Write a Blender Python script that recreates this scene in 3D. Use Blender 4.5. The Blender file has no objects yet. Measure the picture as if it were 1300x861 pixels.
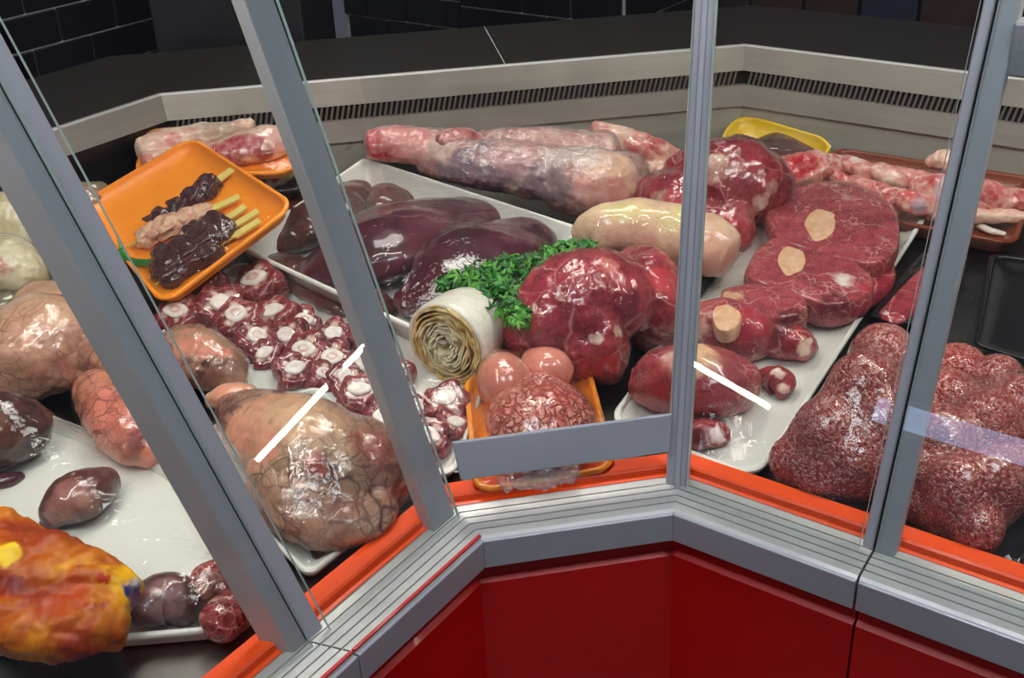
import bpy, bmesh, math, random
import numpy as np
from mathutils import Vector, Matrix, noise
from mathutils.bvhtree import BVHTree

random.seed(7)
scene = bpy.context.scene
COL = scene.collection

# ------------------------------------------------------------------ camera (z = 0 is the front lip of the case, floor is at -0.80)
F, PITCH, ROLL, YAW = 1450.2, .4697, -.0422, .1567
CAM = np.array([-.1066, -.9437, .7525]); L = .2072
CX, CY = 650., 385.5
FW = np.array([math.sin(YAW)*math.cos(PITCH), math.cos(YAW)*math.cos(PITCH), -math.sin(PITCH)])
_r = np.array([math.cos(YAW), -math.sin(YAW), 0.]); _u = np.cross(_r, FW)
RT = _r*math.cos(ROLL)+_u*math.sin(ROLL); UP = -_r*math.sin(ROLL)+_u*math.cos(ROLL)
cd = bpy.data.cameras.new('camera'); cam = bpy.data.objects.new('camera', cd); COL.objects.link(cam)
cd.sensor_width = 36; cd.lens = F/1300*36; cd.shift_y = -45/1300; cd.clip_start = .02
cam.matrix_world = Matrix(((RT[0], UP[0], -FW[0], CAM[0]), (RT[1], UP[1], -FW[1], CAM[1]), (RT[2], UP[2], -FW[2], CAM[2]), (0, 0, 0, 1)))
scene.camera = cam

# ------------------------------------------------------------------ world, exposure
w = bpy.data.worlds.new('world'); scene.world = w; w.use_nodes = True
w.node_tree.nodes['Background'].inputs[0].default_value = (.75, .8, 1., 1)
w.node_tree.nodes['Background'].inputs[1].default_value = .09
scene.view_settings.view_transform = 'Standard'; scene.view_settings.look = 'None'
scene.view_settings.gamma = 1; scene.view_settings.use_curve_mapping = False
scene.view_settings.exposure = -0.15
LAMP_CASE, LAMP_CEIL = 62., 15.

# ------------------------------------------------------------------ geometry helpers
Q2 = math.sqrt(.5); T8 = math.tan(math.pi/8)
NL = np.array([-Q2, Q2, 0]); NM = np.array([0, 1., 0]); NR = np.array([Q2, Q2, 0])
DLV = np.array([-Q2, -Q2, 0]); DRV = np.array([Q2, -Q2, 0]); ORR = np.array([L, 0, 0])
KL, KR = .9956, 1.0207
def proj(X):
    d = np.asarray(X, float)-CAM; k = d@FW
    return CX+F*(d@RT)/k, CY-F*(d@UP)/k
def projn(V):
    d = V-CAM; k = d@FW
    return np.stack([CX+F*(d@RT)/k, CY-F*(d@UP)/k, k], 1)
def ray(px, py): return FW+RT*(px-CX)/F-UP*(py-CY)/F
def onP(px, py, P0, n):
    d = ray(px, py); n = np.array(n, float); return CAM+d*((np.array(P0)-CAM)@n)/(d@n)
def onZ(px, py, z): return onP(px, py, (0, 0, z), (0, 0, 1))
def off(X): return max(X[0]*NL[0]+X[1]*NL[1], X[1], (X[0]-L)*Q2+X[1]*Q2)
def deck(X): return -.0125+.104*(off(X)-.075)
def P(px, py, h=0.):
    z = .03
    for _ in range(50):
        X = onZ(px, py, z); z = .5*z+.5*(deck(X)+h)
    return onZ(px, py, z)
def mpp(X): return ((X-CAM)@FW)/F          # metres per pixel at X
def srgb(r, g, b):
    f = lambda c: (c/255/12.92 if c <= 10 else ((c/255+.055)/1.055)**2.4)
    return (f(r), f(g), f(b), 1)

def tagit(o, label=None, cat=None, group=None, kind=None):
    if label: o['label'] = label
    if cat: o['category'] = cat
    if group: o['group'] = group
    if kind: o['kind'] = kind
    return o
def thing(name, loc, label, cat, group=None):
    o = bpy.data.objects.new(name, None); COL.objects.link(o); o.location = loc; o.empty_display_size = .02
    return tagit(o, label, cat, group)
def obj(name, verts, faces, mat, parent=None, smooth=True, loc=None, paint=None, sharp=None):
    """verts are world coordinates; the object's origin goes to its parent's origin or to loc / its base centre"""
    V = np.asarray(verts, float)
    if parent is not None:
        o0 = np.array(parent.location)+(np.array(parent.parent.location) if parent.parent else 0.)
    elif loc is not None: o0 = np.array(loc, float)
    else: o0 = np.array([V[:, 0].mean(), V[:, 1].mean(), V[:, 2].min()])
    me = bpy.data.meshes.new(name); me.from_pydata((V-o0).tolist(), [], [list(map(int, f)) for f in faces])
    bm = bmesh.new(); bm.from_mesh(me); bmesh.ops.recalc_face_normals(bm, faces=bm.faces); bm.to_mesh(me); bm.free()
    if smooth:
        me.polygons.foreach_set('use_smooth', [True]*len(me.polygons))
        if sharp: me.set_sharp_from_angle(angle=math.radians(sharp))
    if paint is not None:
        a = me.color_attributes.new('paint', 'FLOAT_COLOR', 'POINT'); a.data.foreach_set('color', np.asarray(paint, np.float32).ravel())
    if mat: me.materials.append(mat)
    o = bpy.data.objects.new(name, me); COL.objects.link(o)
    if parent is not None: o.parent = parent
    else: o.location = o0
    return o
def worldverts(o):
    V = np.empty(len(o.data.vertices)*3); o.data.vertices.foreach_get('co', V); V = V.reshape(-1, 3)
    l = np.array(o.location)
    if o.parent: l = l+np.array(o.parent.location)
    if o.parent and o.parent.parent: l = l+np.array(o.parent.parent.location)
    return V+l

def box_vf(c, ax, ay, az):
    c, ax, ay, az = map(np.asarray, (c, ax, ay, az))
    V = [c+sx*ax+sy*ay+sz*az for sx in (-1, 1) for sy in (-1, 1) for sz in (-1, 1)]
    Fc = [(0, 1, 3, 2), (4, 6, 7, 5), (0, 4, 5, 1), (2, 3, 7, 6), (0, 2, 6, 4), (1, 5, 7, 3)]
    return V, Fc
class MB:
    def __init__(s): s.v, s.f = [], []
    def add(s, V, Fc):
        n = len(s.v); s.v += [tuple(x) for x in V]; s.f += [tuple(i+n for i in q) for q in Fc]; return s
    def box(s, *a): return s.add(*box_vf(*a))
    def build(s, name, mat, parent=None, smooth=False, **k): return obj(name, s.v, s.f, mat, parent, smooth, **k)
def bevel(o, wd=.001, seg=2):
    m = o.modifiers.new('bevel', 'BEVEL'); m.width = wd; m.segments = seg; m.limit_method = 'ANGLE'; m.harden_normals = False
    return o
def tube_vf(pts, rad, n=8, caps=True):
    pts = [np.asarray(p, float) for p in pts]; V = []; Fc = []
    rad = rad if hasattr(rad, '__len__') else [rad]*len(pts)
    for i, p in enumerate(pts):
        t = pts[min(i+1, len(pts)-1)]-pts[max(i-1, 0)]; t /= np.linalg.norm(t)
        a = np.cross(t, (0, 0, 1.) if abs(t[2]) < .9 else (1., 0, 0)); a /= np.linalg.norm(a); b = np.cross(a, t)
        for k in range(n):
            th = 2*math.pi*k/n; V.append(p+rad[i]*(a*math.cos(th)+b*math.sin(th)))
    for i in range(len(pts)-1):
        for k in range(n): Fc.append((i*n+k, i*n+(k+1) % n, (i+1)*n+(k+1) % n, (i+1)*n+k))
    if caps: Fc += [tuple(range(n))[::-1], tuple(range((len(pts)-1)*n, len(pts)*n))]
    return V, Fc

def isect(n1, d1, n2, d2): return np.linalg.solve(np.array([n1[:2], n2[:2]]), np.array([d1, d2]))
def crn(o):                                     # the two inner corners of the line at offset o behind the lip
    a = isect(NL, o*KL, NM, o); b = isect(NM, o, NR, o*KR+L*Q2); return np.r_[a, 0], np.r_[b, 0]
TL1 = lambda o: .1955+.38*o                      # where the left module ends
def sec_ends(sec, o):
    A, B = crn(o)
    if sec == 'M': return A, B
    lp = lambda t: NL*o*KL+DLV*t
    rp = lambda t: ORR+NR*o*KR+DRV*t
    if sec == 'L1': return lp(TL1(o)-.001), A
    if sec == 'L2': return lp(1.0), lp(TL1(o)+.001)
    if sec == 'R1': return B, rp(.1995)
    if sec == 'R2': return rp(.202), rp(1.1)
SECS = ['L2', 'L1', 'M', 'R1', 'R2']
def prism(name, sec, prof, mat, parent, sh=0., smooth=False, **k):
    """closed profile of (offset, z) swept along one section, mitred at its ends"""
    V = []; n = len(prof)
    for o, z in prof:
        a, b = sec_ends(sec, o); V += [a+[0, 0, z], b+[0, 0, z]]
    Fc = [(2*i, 2*i+1, 2*((i+1) % n)+1, 2*((i+1) % n)) for i in range(n)]
    Fc += [tuple(2*i for i in range(n))[::-1], tuple(2*i+1 for i in range(n))]
    return obj(name, V, Fc, mat, parent, smooth, **k)

def catmull(pts, m):
    pts = np.asarray(pts, float); n = len(pts); out = []
    for s in np.linspace(0, n-1, m):
        i = min(int(s), n-2); t = s-i
        p0, p1, p2, p3 = pts[max(i-1, 0)], pts[i], pts[i+1], pts[min(i+2, n-1)]
        out.append(.5*((2*p1)+(-p0+p2)*t+(2*p0-5*p1+4*p2-p3)*t*t+(-p0+3*p1-3*p2+p3)*t**3))
    return np.array(out)
def fbm(p, sc, seed=0., o=3):
    return noise.fractal(Vector((p[0]*sc+seed, p[1]*sc+seed*1.7, p[2]*sc-seed)), 1., 2.1, o)
def paint_from(V, marks, base_alpha=0.):
    """patches of a thing's own second colour: each mark is a ball around the surface point that shows at that pixel"""
    col = np.zeros((len(V), 4)); col[:, :3] = .5
    pj = projn(V)
    for (px, py, rp, c, st) in marks:
        d2 = np.hypot(pj[:, 0]-px, pj[:, 1]-py); near = d2 < max(6, d2.min()+4)
        idx = np.where(near)[0]; i = idx[np.argmin(pj[idx, 2])]
        rm = rp*pj[i, 2]/F; d = np.linalg.norm(V-V[i], axis=1)/rm
        for k_ in np.where(d < 2.2)[0]: d[k_] += .7*fbm(V[k_], .9/rm, px*.37+py*.11, 3)
        m = np.clip((1.5-d)/.95, 0, 1)
        m = m*m*(3-2*m)*st
        a_ = col[:, 3]; oa = m+a_*(1-m); k2 = (m/np.maximum(oa, 1e-6))[:, None]
        col[:, :3] = np.where(oa[:, None] > 1e-6, np.array(c[:3])*k2+col[:, :3]*(1-k2), col[:, :3]); col[:, 3] = oa
    if len(marks):                          # colour spreads past each patch edge so that blending stays clean
        un = col[:, 3] < 1e-4; pt = np.where(~un)[0]
        if len(pt):
            for i in np.where(un)[0]:
                col[i, :3] = marks[0][3][:3]
    return col
def loft_vf(nodes, base=0., lump=(.004, 25), cap=(.6, .6), seed=0., nr=44, ns=36, clamp=True, sq=2., extra=None, ridge=None):
    """a body grown round a spine of pixels: node = (px, py, half width px, half height px[, base height])"""
    C3 = []
    for nd in nodes:
        px, py, ra, rb = nd[:4]; b = nd[4] if len(nd) > 4 else base
        X = P(px, py, b+.03)
        for _ in range(4): X = P(px, py, b+rb*mpp(X))
        m = mpp(X); C3.append([*X, ra*m, rb*m, b])
    C3 = catmull(C3, nr)
    C3[:, 3:5] = np.maximum(C3[:, 3:5], .001)
    V = []; rings = []
    def ring(c, T, ra, rb, b):
        A = np.cross(T, (0, 0, 1.)); A /= np.linalg.norm(A); B = np.cross(A, T)
        rings.append(len(V))
        for k in range(ns):
            th = 2*math.pi*k/ns; ca, sa = math.cos(th), math.sin(th)
            ca = math.copysign(abs(ca)**(2/sq), ca); sa = math.copysign(abs(sa)**(2/sq), sa)
            V.append((*(c+A*ra*ca+B*rb*sa), b))
    def tang(i):
        t = C3[min(i+1, nr-1), :3]-C3[max(i-1, 0), :3]; return t/np.linalg.norm(t)
    t0 = tang(0); t1 = tang(nr-1)
    K = 6
    for k in range(1, K):
        ph = math.pi/2*k/K
        ring(C3[0, :3]-t0*cap[0]*C3[0, 3]*math.cos(ph), t0, C3[0, 3]*math.sin(ph), C3[0, 4]*math.sin(ph), C3[0, 5])
    for i in range(nr): ring(C3[i, :3], tang(i), C3[i, 3], C3[i, 4], C3[i, 5])
    for k in range(1, K):
        ph = math.pi/2*k/K
        ring(C3[-1, :3]+t1*cap[1]*C3[-1, 3]*math.sin(ph), t1, C3[-1, 3]*math.cos(ph), C3[-1, 4]*math.cos(ph), C3[-1, 5])
    pa = len(V); V.append((*(C3[0, :3]-t0*cap[0]*C3[0, 3]), C3[0, 5])); V.append((*(C3[-1, :3]+t1*cap[1]*C3[-1, 3]), C3[-1, 5]))
    Fc = []
    for a, b in zip(rings[:-1], rings[1:]):
        for k in range(ns): Fc.append((a+k, a+(k+1) % ns, b+(k+1) % ns, b+k))
    for k in range(ns):
        Fc.append((pa, rings[0]+(k+1) % ns, rings[0]+k)); Fc.append((pa+1, rings[-1]+k, rings[-1]+(k+1) % ns))
    V = np.array(V); bs = V[:, 3]; V = V[:, :3].copy()
    # lumps along the normal
    me = bpy.data.meshes.new('tmp'); me.from_pydata(V.tolist(), [], Fc)
    N = np.empty(len(V)*3); me.vertices.foreach_get('normal', N); N = N.reshape(-1, 3)
    cen = V.mean(0)
    bpy.data.meshes.remove(me)
    ax = V[rings[0]:rings[-1]].mean(0)
    amp, sc = lump
    for i in range(len(V)):
        d = amp*(fbm(V[i], sc, seed)+.4*fbm(V[i], sc*2.7, seed+9, 2))
        if ridge:
            q = fbm(V[i], ridge[1], seed+4, 2); d -= ridge[0]*max(0, 1-abs(q)*ridge[2])
        if extra: d += extra(V[i], N[i])
        V[i] += N[i]*d
    if clamp:
        for i in range(len(V)):
            zf = deck(V[i])+bs[i]
            if V[i, 2] < zf: V[i, 2] = zf+.15*(V[i, 2]-zf)*0
    return V, Fc
def loft(name, nodes, mat, label=None, cat=None, group=None, parent=None, paint=None, sub=1, **k):
    V, Fc = loft_vf(nodes, **k)
    col = paint_from(V, paint or [])
    o = obj(name, V, Fc, mat, parent, paint=col)
    if sub:
        m = o.modifiers.new('sub', 'SUBSURF'); m.levels = sub; m.render_levels = sub
    if label: tagit(o, label, cat, group)
    return o
def ublob(name, bodies, mat, label=None, cat=None, group=None, parent=None, paint=None, vox=.0026, smooth=3, lump=(.002, 60), seed=0., fine=None, **k):
    """several lofted lobes grown together into one continuous body with creases between them"""
    bm = bmesh.new(); kk = dict(clamp=False, lump=(.003, 25)); kk.update(k); bmin = min(n_[4] if len(n_) > 4 else kk.get('base', 0.) for b_ in bodies for n_ in b_)
    for i, b_ in enumerate(bodies):
        V, Fc = loft_vf(b_, seed=seed+i*2.3, nr=24, ns=24, **kk)
        me = bpy.data.meshes.new('t'); me.from_pydata(V.tolist(), [], Fc)
        b2_ = bmesh.new(); b2_.from_mesh(me); bmesh.ops.recalc_face_normals(b2_, faces=b2_.faces); b2_.to_mesh(me); b2_.free(); bm.from_mesh(me); bpy.data.meshes.remove(me)
    me = bpy.data.meshes.new('t'); bm.to_mesh(me); bm.free(); tmp = bpy.data.objects.new('t', me); COL.objects.link(tmp)
    md = tmp.modifiers.new('r', 'REMESH'); md.mode = 'VOXEL'; md.voxel_size = vox
    sm = tmp.modifiers.new('s', 'SMOOTH'); sm.iterations = smooth
    dg = bpy.context.evaluated_depsgraph_get(); te = tmp.evaluated_get(dg); ev = te.to_mesh()
    V = np.empty(len(ev.vertices)*3); ev.vertices.foreach_get('co', V); V = V.reshape(-1, 3).copy(); N_ = np.empty(len(V)*3); ev.vertices.foreach_get('normal', N_); N_ = N_.reshape(-1, 3)
    Fc = [tuple(p.vertices) for p in ev.polygons]; te.to_mesh_clear(); bpy.data.objects.remove(tmp)
    for i in range(len(V)):
        d = lump[0]*fbm(V[i], lump[1], seed)
        if fine: d += fine(V[i], N_[i])
        V[i] += N_[i]*d
        zf = deck(V[i])+bmin
        if V[i, 2] < zf: V[i, 2] = zf
    o_ = obj(name, V, Fc, mat, parent, paint=paint_from(V, paint or []))
    if label: tagit(o_, label, cat, group)
    return o_
def slab(name, outline, htop, thick, mat, label=None, cat=None, group=None, parent=None, paint=None, lump=(.0015, 40), seed=0., dome=.003, rnd=.006, taper=.96, plane=None):
    """a cut slice: outline pixels on a plane above the deck, given real thickness and rounded edges"""
    pts = [P(px, py, htop) if plane is None else onP(px, py, *plane) for px, py in outline]
    pts = catmull(pts+[pts[0]], 48)[:-1]; n = len(pts)
    c = pts.mean(0)
    nrm = np.cross(pts[0]-c, pts[n//4]-c); nrm /= np.linalg.norm(nrm)
    if nrm[2] < 0: nrm = -nrm
    rings = []
    for f in (.12, .35, .6, .8): rings.append(c+(pts-c)*f+nrm*dome*(1-f*f))
    R = np.linalg.norm(pts-c, axis=1).mean(); e = rnd/R
    rings += [c+(pts-c)*(1-e)+nrm*dome*.1, c+(pts-c)*(1-e*.3)-nrm*rnd*.3, pts-nrm*rnd, c+(pts-c)*(1+.3*e)-nrm*thick*.5,
              c+(pts-c)*taper-nrm*(thick-rnd), c+(pts-c)*(taper-e)-nrm*thick, c+(pts-c)*.5-nrm*thick]
    V = np.concatenate(rings+[[c+nrm*dome], [c-nrm*thick]]); nr = len(rings); Fc = []
    for a in range(nr-1):
        for k in range(n): Fc.append((a*n+k, a*n+(k+1) % n, (a+1)*n+(k+1) % n, (a+1)*n+k))
    for k in range(n):
        Fc.append((nr*n, (k+1) % n, k)); Fc.append((nr*n+1, (nr-1)*n+k, (nr-1)*n+(k+1) % n))
    for i in range(len(V)):
        V[i] += nrm*lump[0]*fbm(V[i], lump[1], seed)+(V[i]-c)*.03*fbm(V[i], 30, seed+3)
    col = paint_from(V, paint or [])
    o = obj(name, V, Fc, mat, parent, paint=col)
    m = o.modifiers.new('sub', 'SUBSURF'); m.levels = 1; m.render_levels = 1
    if label: tagit(o, label, cat, group)
    return o

# ------------------------------------------------------------------ materials
class NT:
    def __init__(s, name):
        s.m = bpy.data.materials.new(name); s.m.use_nodes = True; s.t = s.m.node_tree; s.n = s.t.nodes; s.n.clear()
        s.out = s.n.new('ShaderNodeOutputMaterial'); s.b = s.n.new('ShaderNodeBsdfPrincipled'); s.t.links.new(s.b.outputs[0], s.out.inputs[0])
        s._c = None
    def ln(s, a, b): s.t.links.new(a, b)
    def set(s, **k):
        for a, v in k.items():
            i = s.b.inputs[a.replace('_', ' ')]
            if hasattr(v, 'is_linked') or isinstance(v, bpy.types.NodeSocket): s.ln(v, i)
            else: i.default_value = v
        return s
    @property
    def co(s):
        if s._c is None:
            tc = s.n.new('ShaderNodeTexCoord'); oi = s.n.new('ShaderNodeObjectInfo')
            va = s.n.new('ShaderNodeVectorMath'); va.operation = 'MULTIPLY_ADD'
            cb = s.n.new('ShaderNodeCombineXYZ')
            for i in range(3): s.ln(oi.outputs['Random'], cb.inputs[i])
            va.inputs[1].default_value = (7., 5., 9.); s.ln(cb.outputs[0], va.inputs[0]); s.ln(tc.outputs['Object'], va.inputs[2]); s._c = va.outputs[0]
        return s._c
    def scaled(s, v):
        m = s.n.new('ShaderNodeMapping'); m.inputs['Scale'].default_value = v; s.ln(s.co, m.inputs[0]); return m.outputs[0]
    def noise(s, sc, det=4, rough=.55, dist=0., co=None):
        x = s.n.new('ShaderNodeTexNoise'); x.inputs['Scale'].default_value = sc; x.inputs['Detail'].default_value = det
        x.inputs['Roughness'].default_value = rough; x.inputs['Distortion'].default_value = dist; s.ln(co or s.co, x.inputs['Vector']); return x.outputs[0]
    def warp(s, sc, amt):
        x = s.n.new('ShaderNodeTexNoise'); x.inputs['Scale'].default_value = sc; x.inputs['Detail'].default_value = 3; s.ln(s.co, x.inputs['Vector'])
        a = s.n.new('ShaderNodeVectorMath'); a.operation = 'MULTIPLY_ADD'; a.inputs[1].default_value = (amt,)*3; s.ln(x.outputs[1], a.inputs[0]); s.ln(s.co, a.inputs[2]); return a.outputs[0]
    def voro(s, sc, feat='DISTANCE_TO_EDGE', co=None, out=0):
        x = s.n.new('ShaderNodeTexVoronoi'); x.feature = feat; x.inputs['Scale'].default_value = sc; s.ln(co or s.co, x.inputs['Vector']); return x.outputs[out]
    def ramp(s, fac, stops):
        r = s.n.new('ShaderNodeValToRGB'); s.ln(fac, r.inputs[0]); e = r.color_ramp.elements
        while len(e) < len(stops): e.new(.5)
        for el, (p, c) in zip(e, stops): el.position = p; el.color = c if hasattr(c, '__len__') else (c, c, c, 1)
        return r.outputs[0]
    def mix(s, fac, a, b):
        x = s.n.new('ShaderNodeMix'); x.data_type = 'RGBA'
        for v, i in ((fac, x.inputs[0]), (a, x.inputs[6]), (b, x.inputs[7])):
            if isinstance(v, bpy.types.NodeSocket): s.ln(v, i)
            else: i.default_value = v
        return x.outputs[2]
    def math(s, op, a, b=0.):
        x = s.n.new('ShaderNodeMath'); x.operation = op
        for v, i in ((a, x.inputs[0]), (b, x.inputs[1])):
            if isinstance(v, bpy.types.NodeSocket): s.ln(v, i)
            else: i.default_value = v
        return x.outputs[0]
    def attr(s, name='paint'):
        x = s.n.new('ShaderNodeAttribute'); x.attribute_name = name; return x.outputs['Color'], x.outputs['Alpha']
    def bump(s, h, st=.3, dist=.002):
        x = s.n.new('ShaderNodeBump'); x.inputs['Strength'].default_value = st; x.inputs['Distance'].default_value = dist; s.ln(h, x.inputs['Height']); s.ln(x.outputs[0], s.b.inputs['Normal']); return s
    def painted(s, col, brk=60):
        c, a = s.attr(); n = s.noise(brk, 4)
        a2 = s.ramp(s.math('ADD', a, s.math('MULTIPLY', s.math('SUBTRACT', n, .5), .8)), [(.22, 0.), (.72, 1.)])
        c2 = s.mix(s.ramp(s.noise(brk*1.7, 3), [(.4, 0.), (.65, .4)]), c, col)
        return s.mix(a2, col, c2)
c_white = srgb(238, 205, 190)

def plain(name, col, rough=.5, metal=0., coat=0., spec=.5, var=.0, vsc=30, bmp=0., bsc=200):
    t = NT(name); c = col
    if var:
        dk = tuple(x*(1-var) for x in col[:3])+(1,); lt = tuple(min(1, x*(1+var)) for x in col[:3])+(1,)
        c = t.ramp(t.noise(vsc, 4), [(.3, dk), (.7, lt)])
    t.set(Base_Color=c, Roughness=rough, Metallic=metal, Coat_Weight=coat, Specular_IOR_Level=spec)
    if bmp: t.bump(t.noise(bsc, 3), bmp, .001)
    return t.m
def brushed(name, col, rough, sc=(2, 2, 220), var=.25, metal=1.):
    t = NT(name); n = t.noise(1., 4, co=t.scaled(sc)); n2 = t.noise(9, 5)
    dk = tuple(x*(1-var) for x in col[:3])+(1,)
    c = t.mix(t.ramp(n2, [(.35, 0.), (.7, .6)]), t.ramp(n, [(.3, dk), (.7, col)]), dk)
    r = t.ramp(t.noise(14, 4), [(.3, rough*.8), (.7, rough*1.25)])
    t.set(Base_Color=c, Roughness=r, Metallic=metal); t.bump(n, .08, .001); return t.m
def meat(name, dark, mid, light, sc=16, fat=None, fat_sc=22, fat_w=.045, fat_amt=.5, rough=.45, coat=.7, bmp=.35, bsc=90, sss=.08, grain=None, brk=60, wp=(14, .06), bd=.002):
    t = NT(name)
    n = t.noise(sc, 6, .6, .8)
    c = t.ramp(n, [(.34, dark), (.5, mid), (.66, light)])
    c = t.mix(t.ramp(t.noise(sc*4.5, 5, .65), [(.42, 0.), (.6, .5)]), c, light)
    c = t.mix(t.ramp(t.noise(sc*2.6, 4, .6, .6), [(.5, 0.), (.66, .6)]), c, dark)
    if grain:
        c = t.mix(t.ramp(t.noise(grain[0], 3, .6), [(.42, 0.), (.62, grain[1])]), c, grain[2])
    if fat:
        e = t.voro(fat_sc, co=t.warp(*wp)); lines = t.ramp(e, [(0., 1.), (fat_w, 0.)])
        msk = t.math('MULTIPLY', lines, t.ramp(t.noise(sc*.8, 3), [(.40, 0.), (.54, fat_amt)]))
        c = t.mix(msk, c, fat)
    c = t.painted(c, brk)
    t.set(Base_Color=c, Roughness=rough, Coat_Weight=coat, Coat_Roughness=.05, Specular_IOR_Level=.25, Subsurface_Weight=sss, Subsurface_Radius=(.6, .2, .15), Subsurface_Scale=.006)
    t.bump(t.math('ADD', t.noise(bsc, 5), t.math('MULTIPLY', n, 2.)), bmp, bd)
    return t.m
def veined(name, dark, mid, light, vein, vsc=26, vw=.05, vamt=.8, bmp=.5, sc=10):
    t = NT(name)
    n = t.noise(sc, 5, .55, .5); c = t.ramp(n, [(.32, dark), (.5, mid), (.7, light)])
    wv = t.warp(11, .11)
    e1 = t.ramp(t.voro(vsc, co=wv), [(0., 1.), (vw, 0.)]); e2 = t.ramp(t.voro(vsc*2.3, co=t.warp(20, .05)), [(0., .7), (vw*1.2, 0.)])
    ms = t.ramp(t.noise(sc*.7, 3), [(.4, 0.), (.58, vamt)])
    v = t.math('MULTIPLY', t.math('MAXIMUM', e1, e2), ms)
    c = t.mix(v, c, vein); c = t.painted(c, 45)
    t.set(Base_Color=c, Roughness=.33, Coat_Weight=.6, Coat_Roughness=.07, Subsurface_Weight=.12, Subsurface_Radius=(.8, .35, .25), Subsurface_Scale=.006)
    t.bump(t.math('SUBTRACT', n, t.math('MULTIPLY', v, .25)), bmp, .004)
    return t.m
def clear(name, tint, rough=.05, haze=.0, ior=1.45, wr=0., wsc=60, boost=1.):
    t = NT(name); t.n.remove(t.b)
    tr = t.n.new('ShaderNodeBsdfTransparent'); tr.inputs[0].default_value = tint
    gl = t.n.new('ShaderNodeBsdfGlossy'); gl.inputs['Roughness'].default_value = rough
    fr = t.n.new('ShaderNodeLayerWeight'); fr.inputs[0].default_value = .5
    mx = t.n.new('ShaderNodeMixShader'); f0 = ((ior-1)/(ior+1))**2*boost
    fac = t.math('ADD', t.math('MULTIPLY', t.math('POWER', fr.outputs['Facing'], 5.), 1-f0), f0)
    t.ln(fac, mx.inputs[0]); t.ln(tr.outputs[0], mx.inputs[1]); t.ln(gl.outputs[0], mx.inputs[2]); last = mx
    if wr:
        b = t.n.new('ShaderNodeBump'); b.inputs['Strength'].default_value = wr; b.inputs['Distance'].default_value = .004
        hh = t.math('ADD', t.noise(wsc, 3, .5, 1.2), t.ramp(t.voro(wsc*.35, co=t.warp(20, .05)), [(0., .35), (.12, 0.)]))
        t.ln(hh, b.inputs['Height']); t.ln(b.outputs[0], gl.inputs['Normal']); t.ln(b.outputs[0], fr.inputs['Normal'])
    if haze:
        df = t.n.new('ShaderNodeBsdfDiffuse'); df.inputs[0].default_value = (.85, .85, .85, 1); m2 = t.n.new('ShaderNodeMixShader')
        m2.inputs[0].default_value = haze; t.ln(last.outputs[0], m2.inputs[1]); t.ln(df.outputs[0], m2.inputs[2]); last = m2
    t.ln(last.outputs[0], t.out.inputs[0]); return t.m
def emit(name, col, st):
    t = NT(name); t.set(Base_Color=(.9, .9, .9, 1), Emission_Color=col, Emission_Strength=st); return t.m

M = {}
M['alu'] = brushed('aluminium', (.46, .46, .50, 1), .45, (3, 3, 3), .10, .35)
M['alu_rib'] = brushed('ribbed_aluminium', (.56, .56, .54, 1), .4, (4, 60, 60), .15, .5)
M['steel'] = brushed('brushed_steel', (.40, .37, .33, 1), .40, (5, 5, 120), .14, .55)
M['steel_panel'] = brushed('steel_panel', (.50, .49, .43, 1), .32, (5, 5, 60), .25, .3)
M['slat'] = plain('grille_slat', srgb(104, 96, 90), .5)
M['steel_deck'] = brushed('steel_deck', (.20, .195, .19, 1), .34, (30, 30, 30), .4)
M['orange_strip'] = plain('orange_plastic', srgb(240, 78, 16), .4, coat=.15, var=.06)
M['red'] = plain('red_panel', srgb(196, 6, 6), .38, coat=.2, var=.05)
M['black'] = plain('black_plastic', srgb(20, 20, 23), .3, spec=.5)
M['rubber'] = plain('black_rubber', srgb(14, 14, 15), .7)
M['slot'] = plain('dark_gap', srgb(10, 9, 9), .8)
M['stone'] = plain('dark_stone', srgb(40, 37, 34), .42, var=.15, vsc=60, bmp=.08)
M['tile'] = plain('black_glazed_tile', srgb(11, 10, 18), .25, var=.3, vsc=5)
M['grout'] = plain('grey_grout', srgb(206, 200, 204), .9, var=.15, vsc=80)
M['floor'] = plain('grey_floor', srgb(96, 92, 90), .5, var=.15, vsc=6)
M['darkbox'] = plain('dark_enamel', srgb(40, 40, 44), .4, var=.15)
M['darkwood'] = plain('dark_wood', srgb(48, 30, 26), .5, var=.35, vsc=12)
M['darkblue'] = plain('dark_blue_paint', srgb(28, 32, 52), .5, var=.2)
M['white_foam'] = plain('white_foam', srgb(218, 218, 210), .5, coat=.1, bmp=.05, bsc=400)
M['orange_foam'] = plain('orange_foam', srgb(254, 148, 30), .42, coat=.15, var=.05)
M['yellow_foam'] = plain('yellow_foam', srgb(232, 190, 12), .42, coat=.2, var=.05)
M['amber'] = plain('amber_foam', srgb(118, 50, 20), .4, coat=.2, var=.2)
M['glass'] = clear('pane_glass', (.955, .975, .965, 1), .0, 0., 1.5)
M['glass_edge'] = plain('green_glass_edge', srgb(190, 212, 204), .15, coat=.5)
M['film'] = clear('cling_film', (.985, .985, .985, 1), .06, .008, 1.5, .35, 55, 1.3)
M['film_dull'] = clear('crumpled_film', (.96, .96, .96, 1), .14, .10, 1.5, .8, 90, 1.5)
M['beef'] = meat('beef_red', srgb(92, 14, 26), srgb(138, 28, 42), srgb(176, 62, 72), 14, srgb(222, 160, 156), 17, .035, .6, grain=(240, .25, srgb(190, 90, 95)))
M['beef_slice'] = meat('beef_cut_face', srgb(108, 16, 30), srgb(148, 34, 50), srgb(176, 72, 80), 22, srgb(230, 184, 174), 23, .04, .6, wp=(22, .11), grain=(420, .35, srgb(205, 120, 118)))
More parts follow.
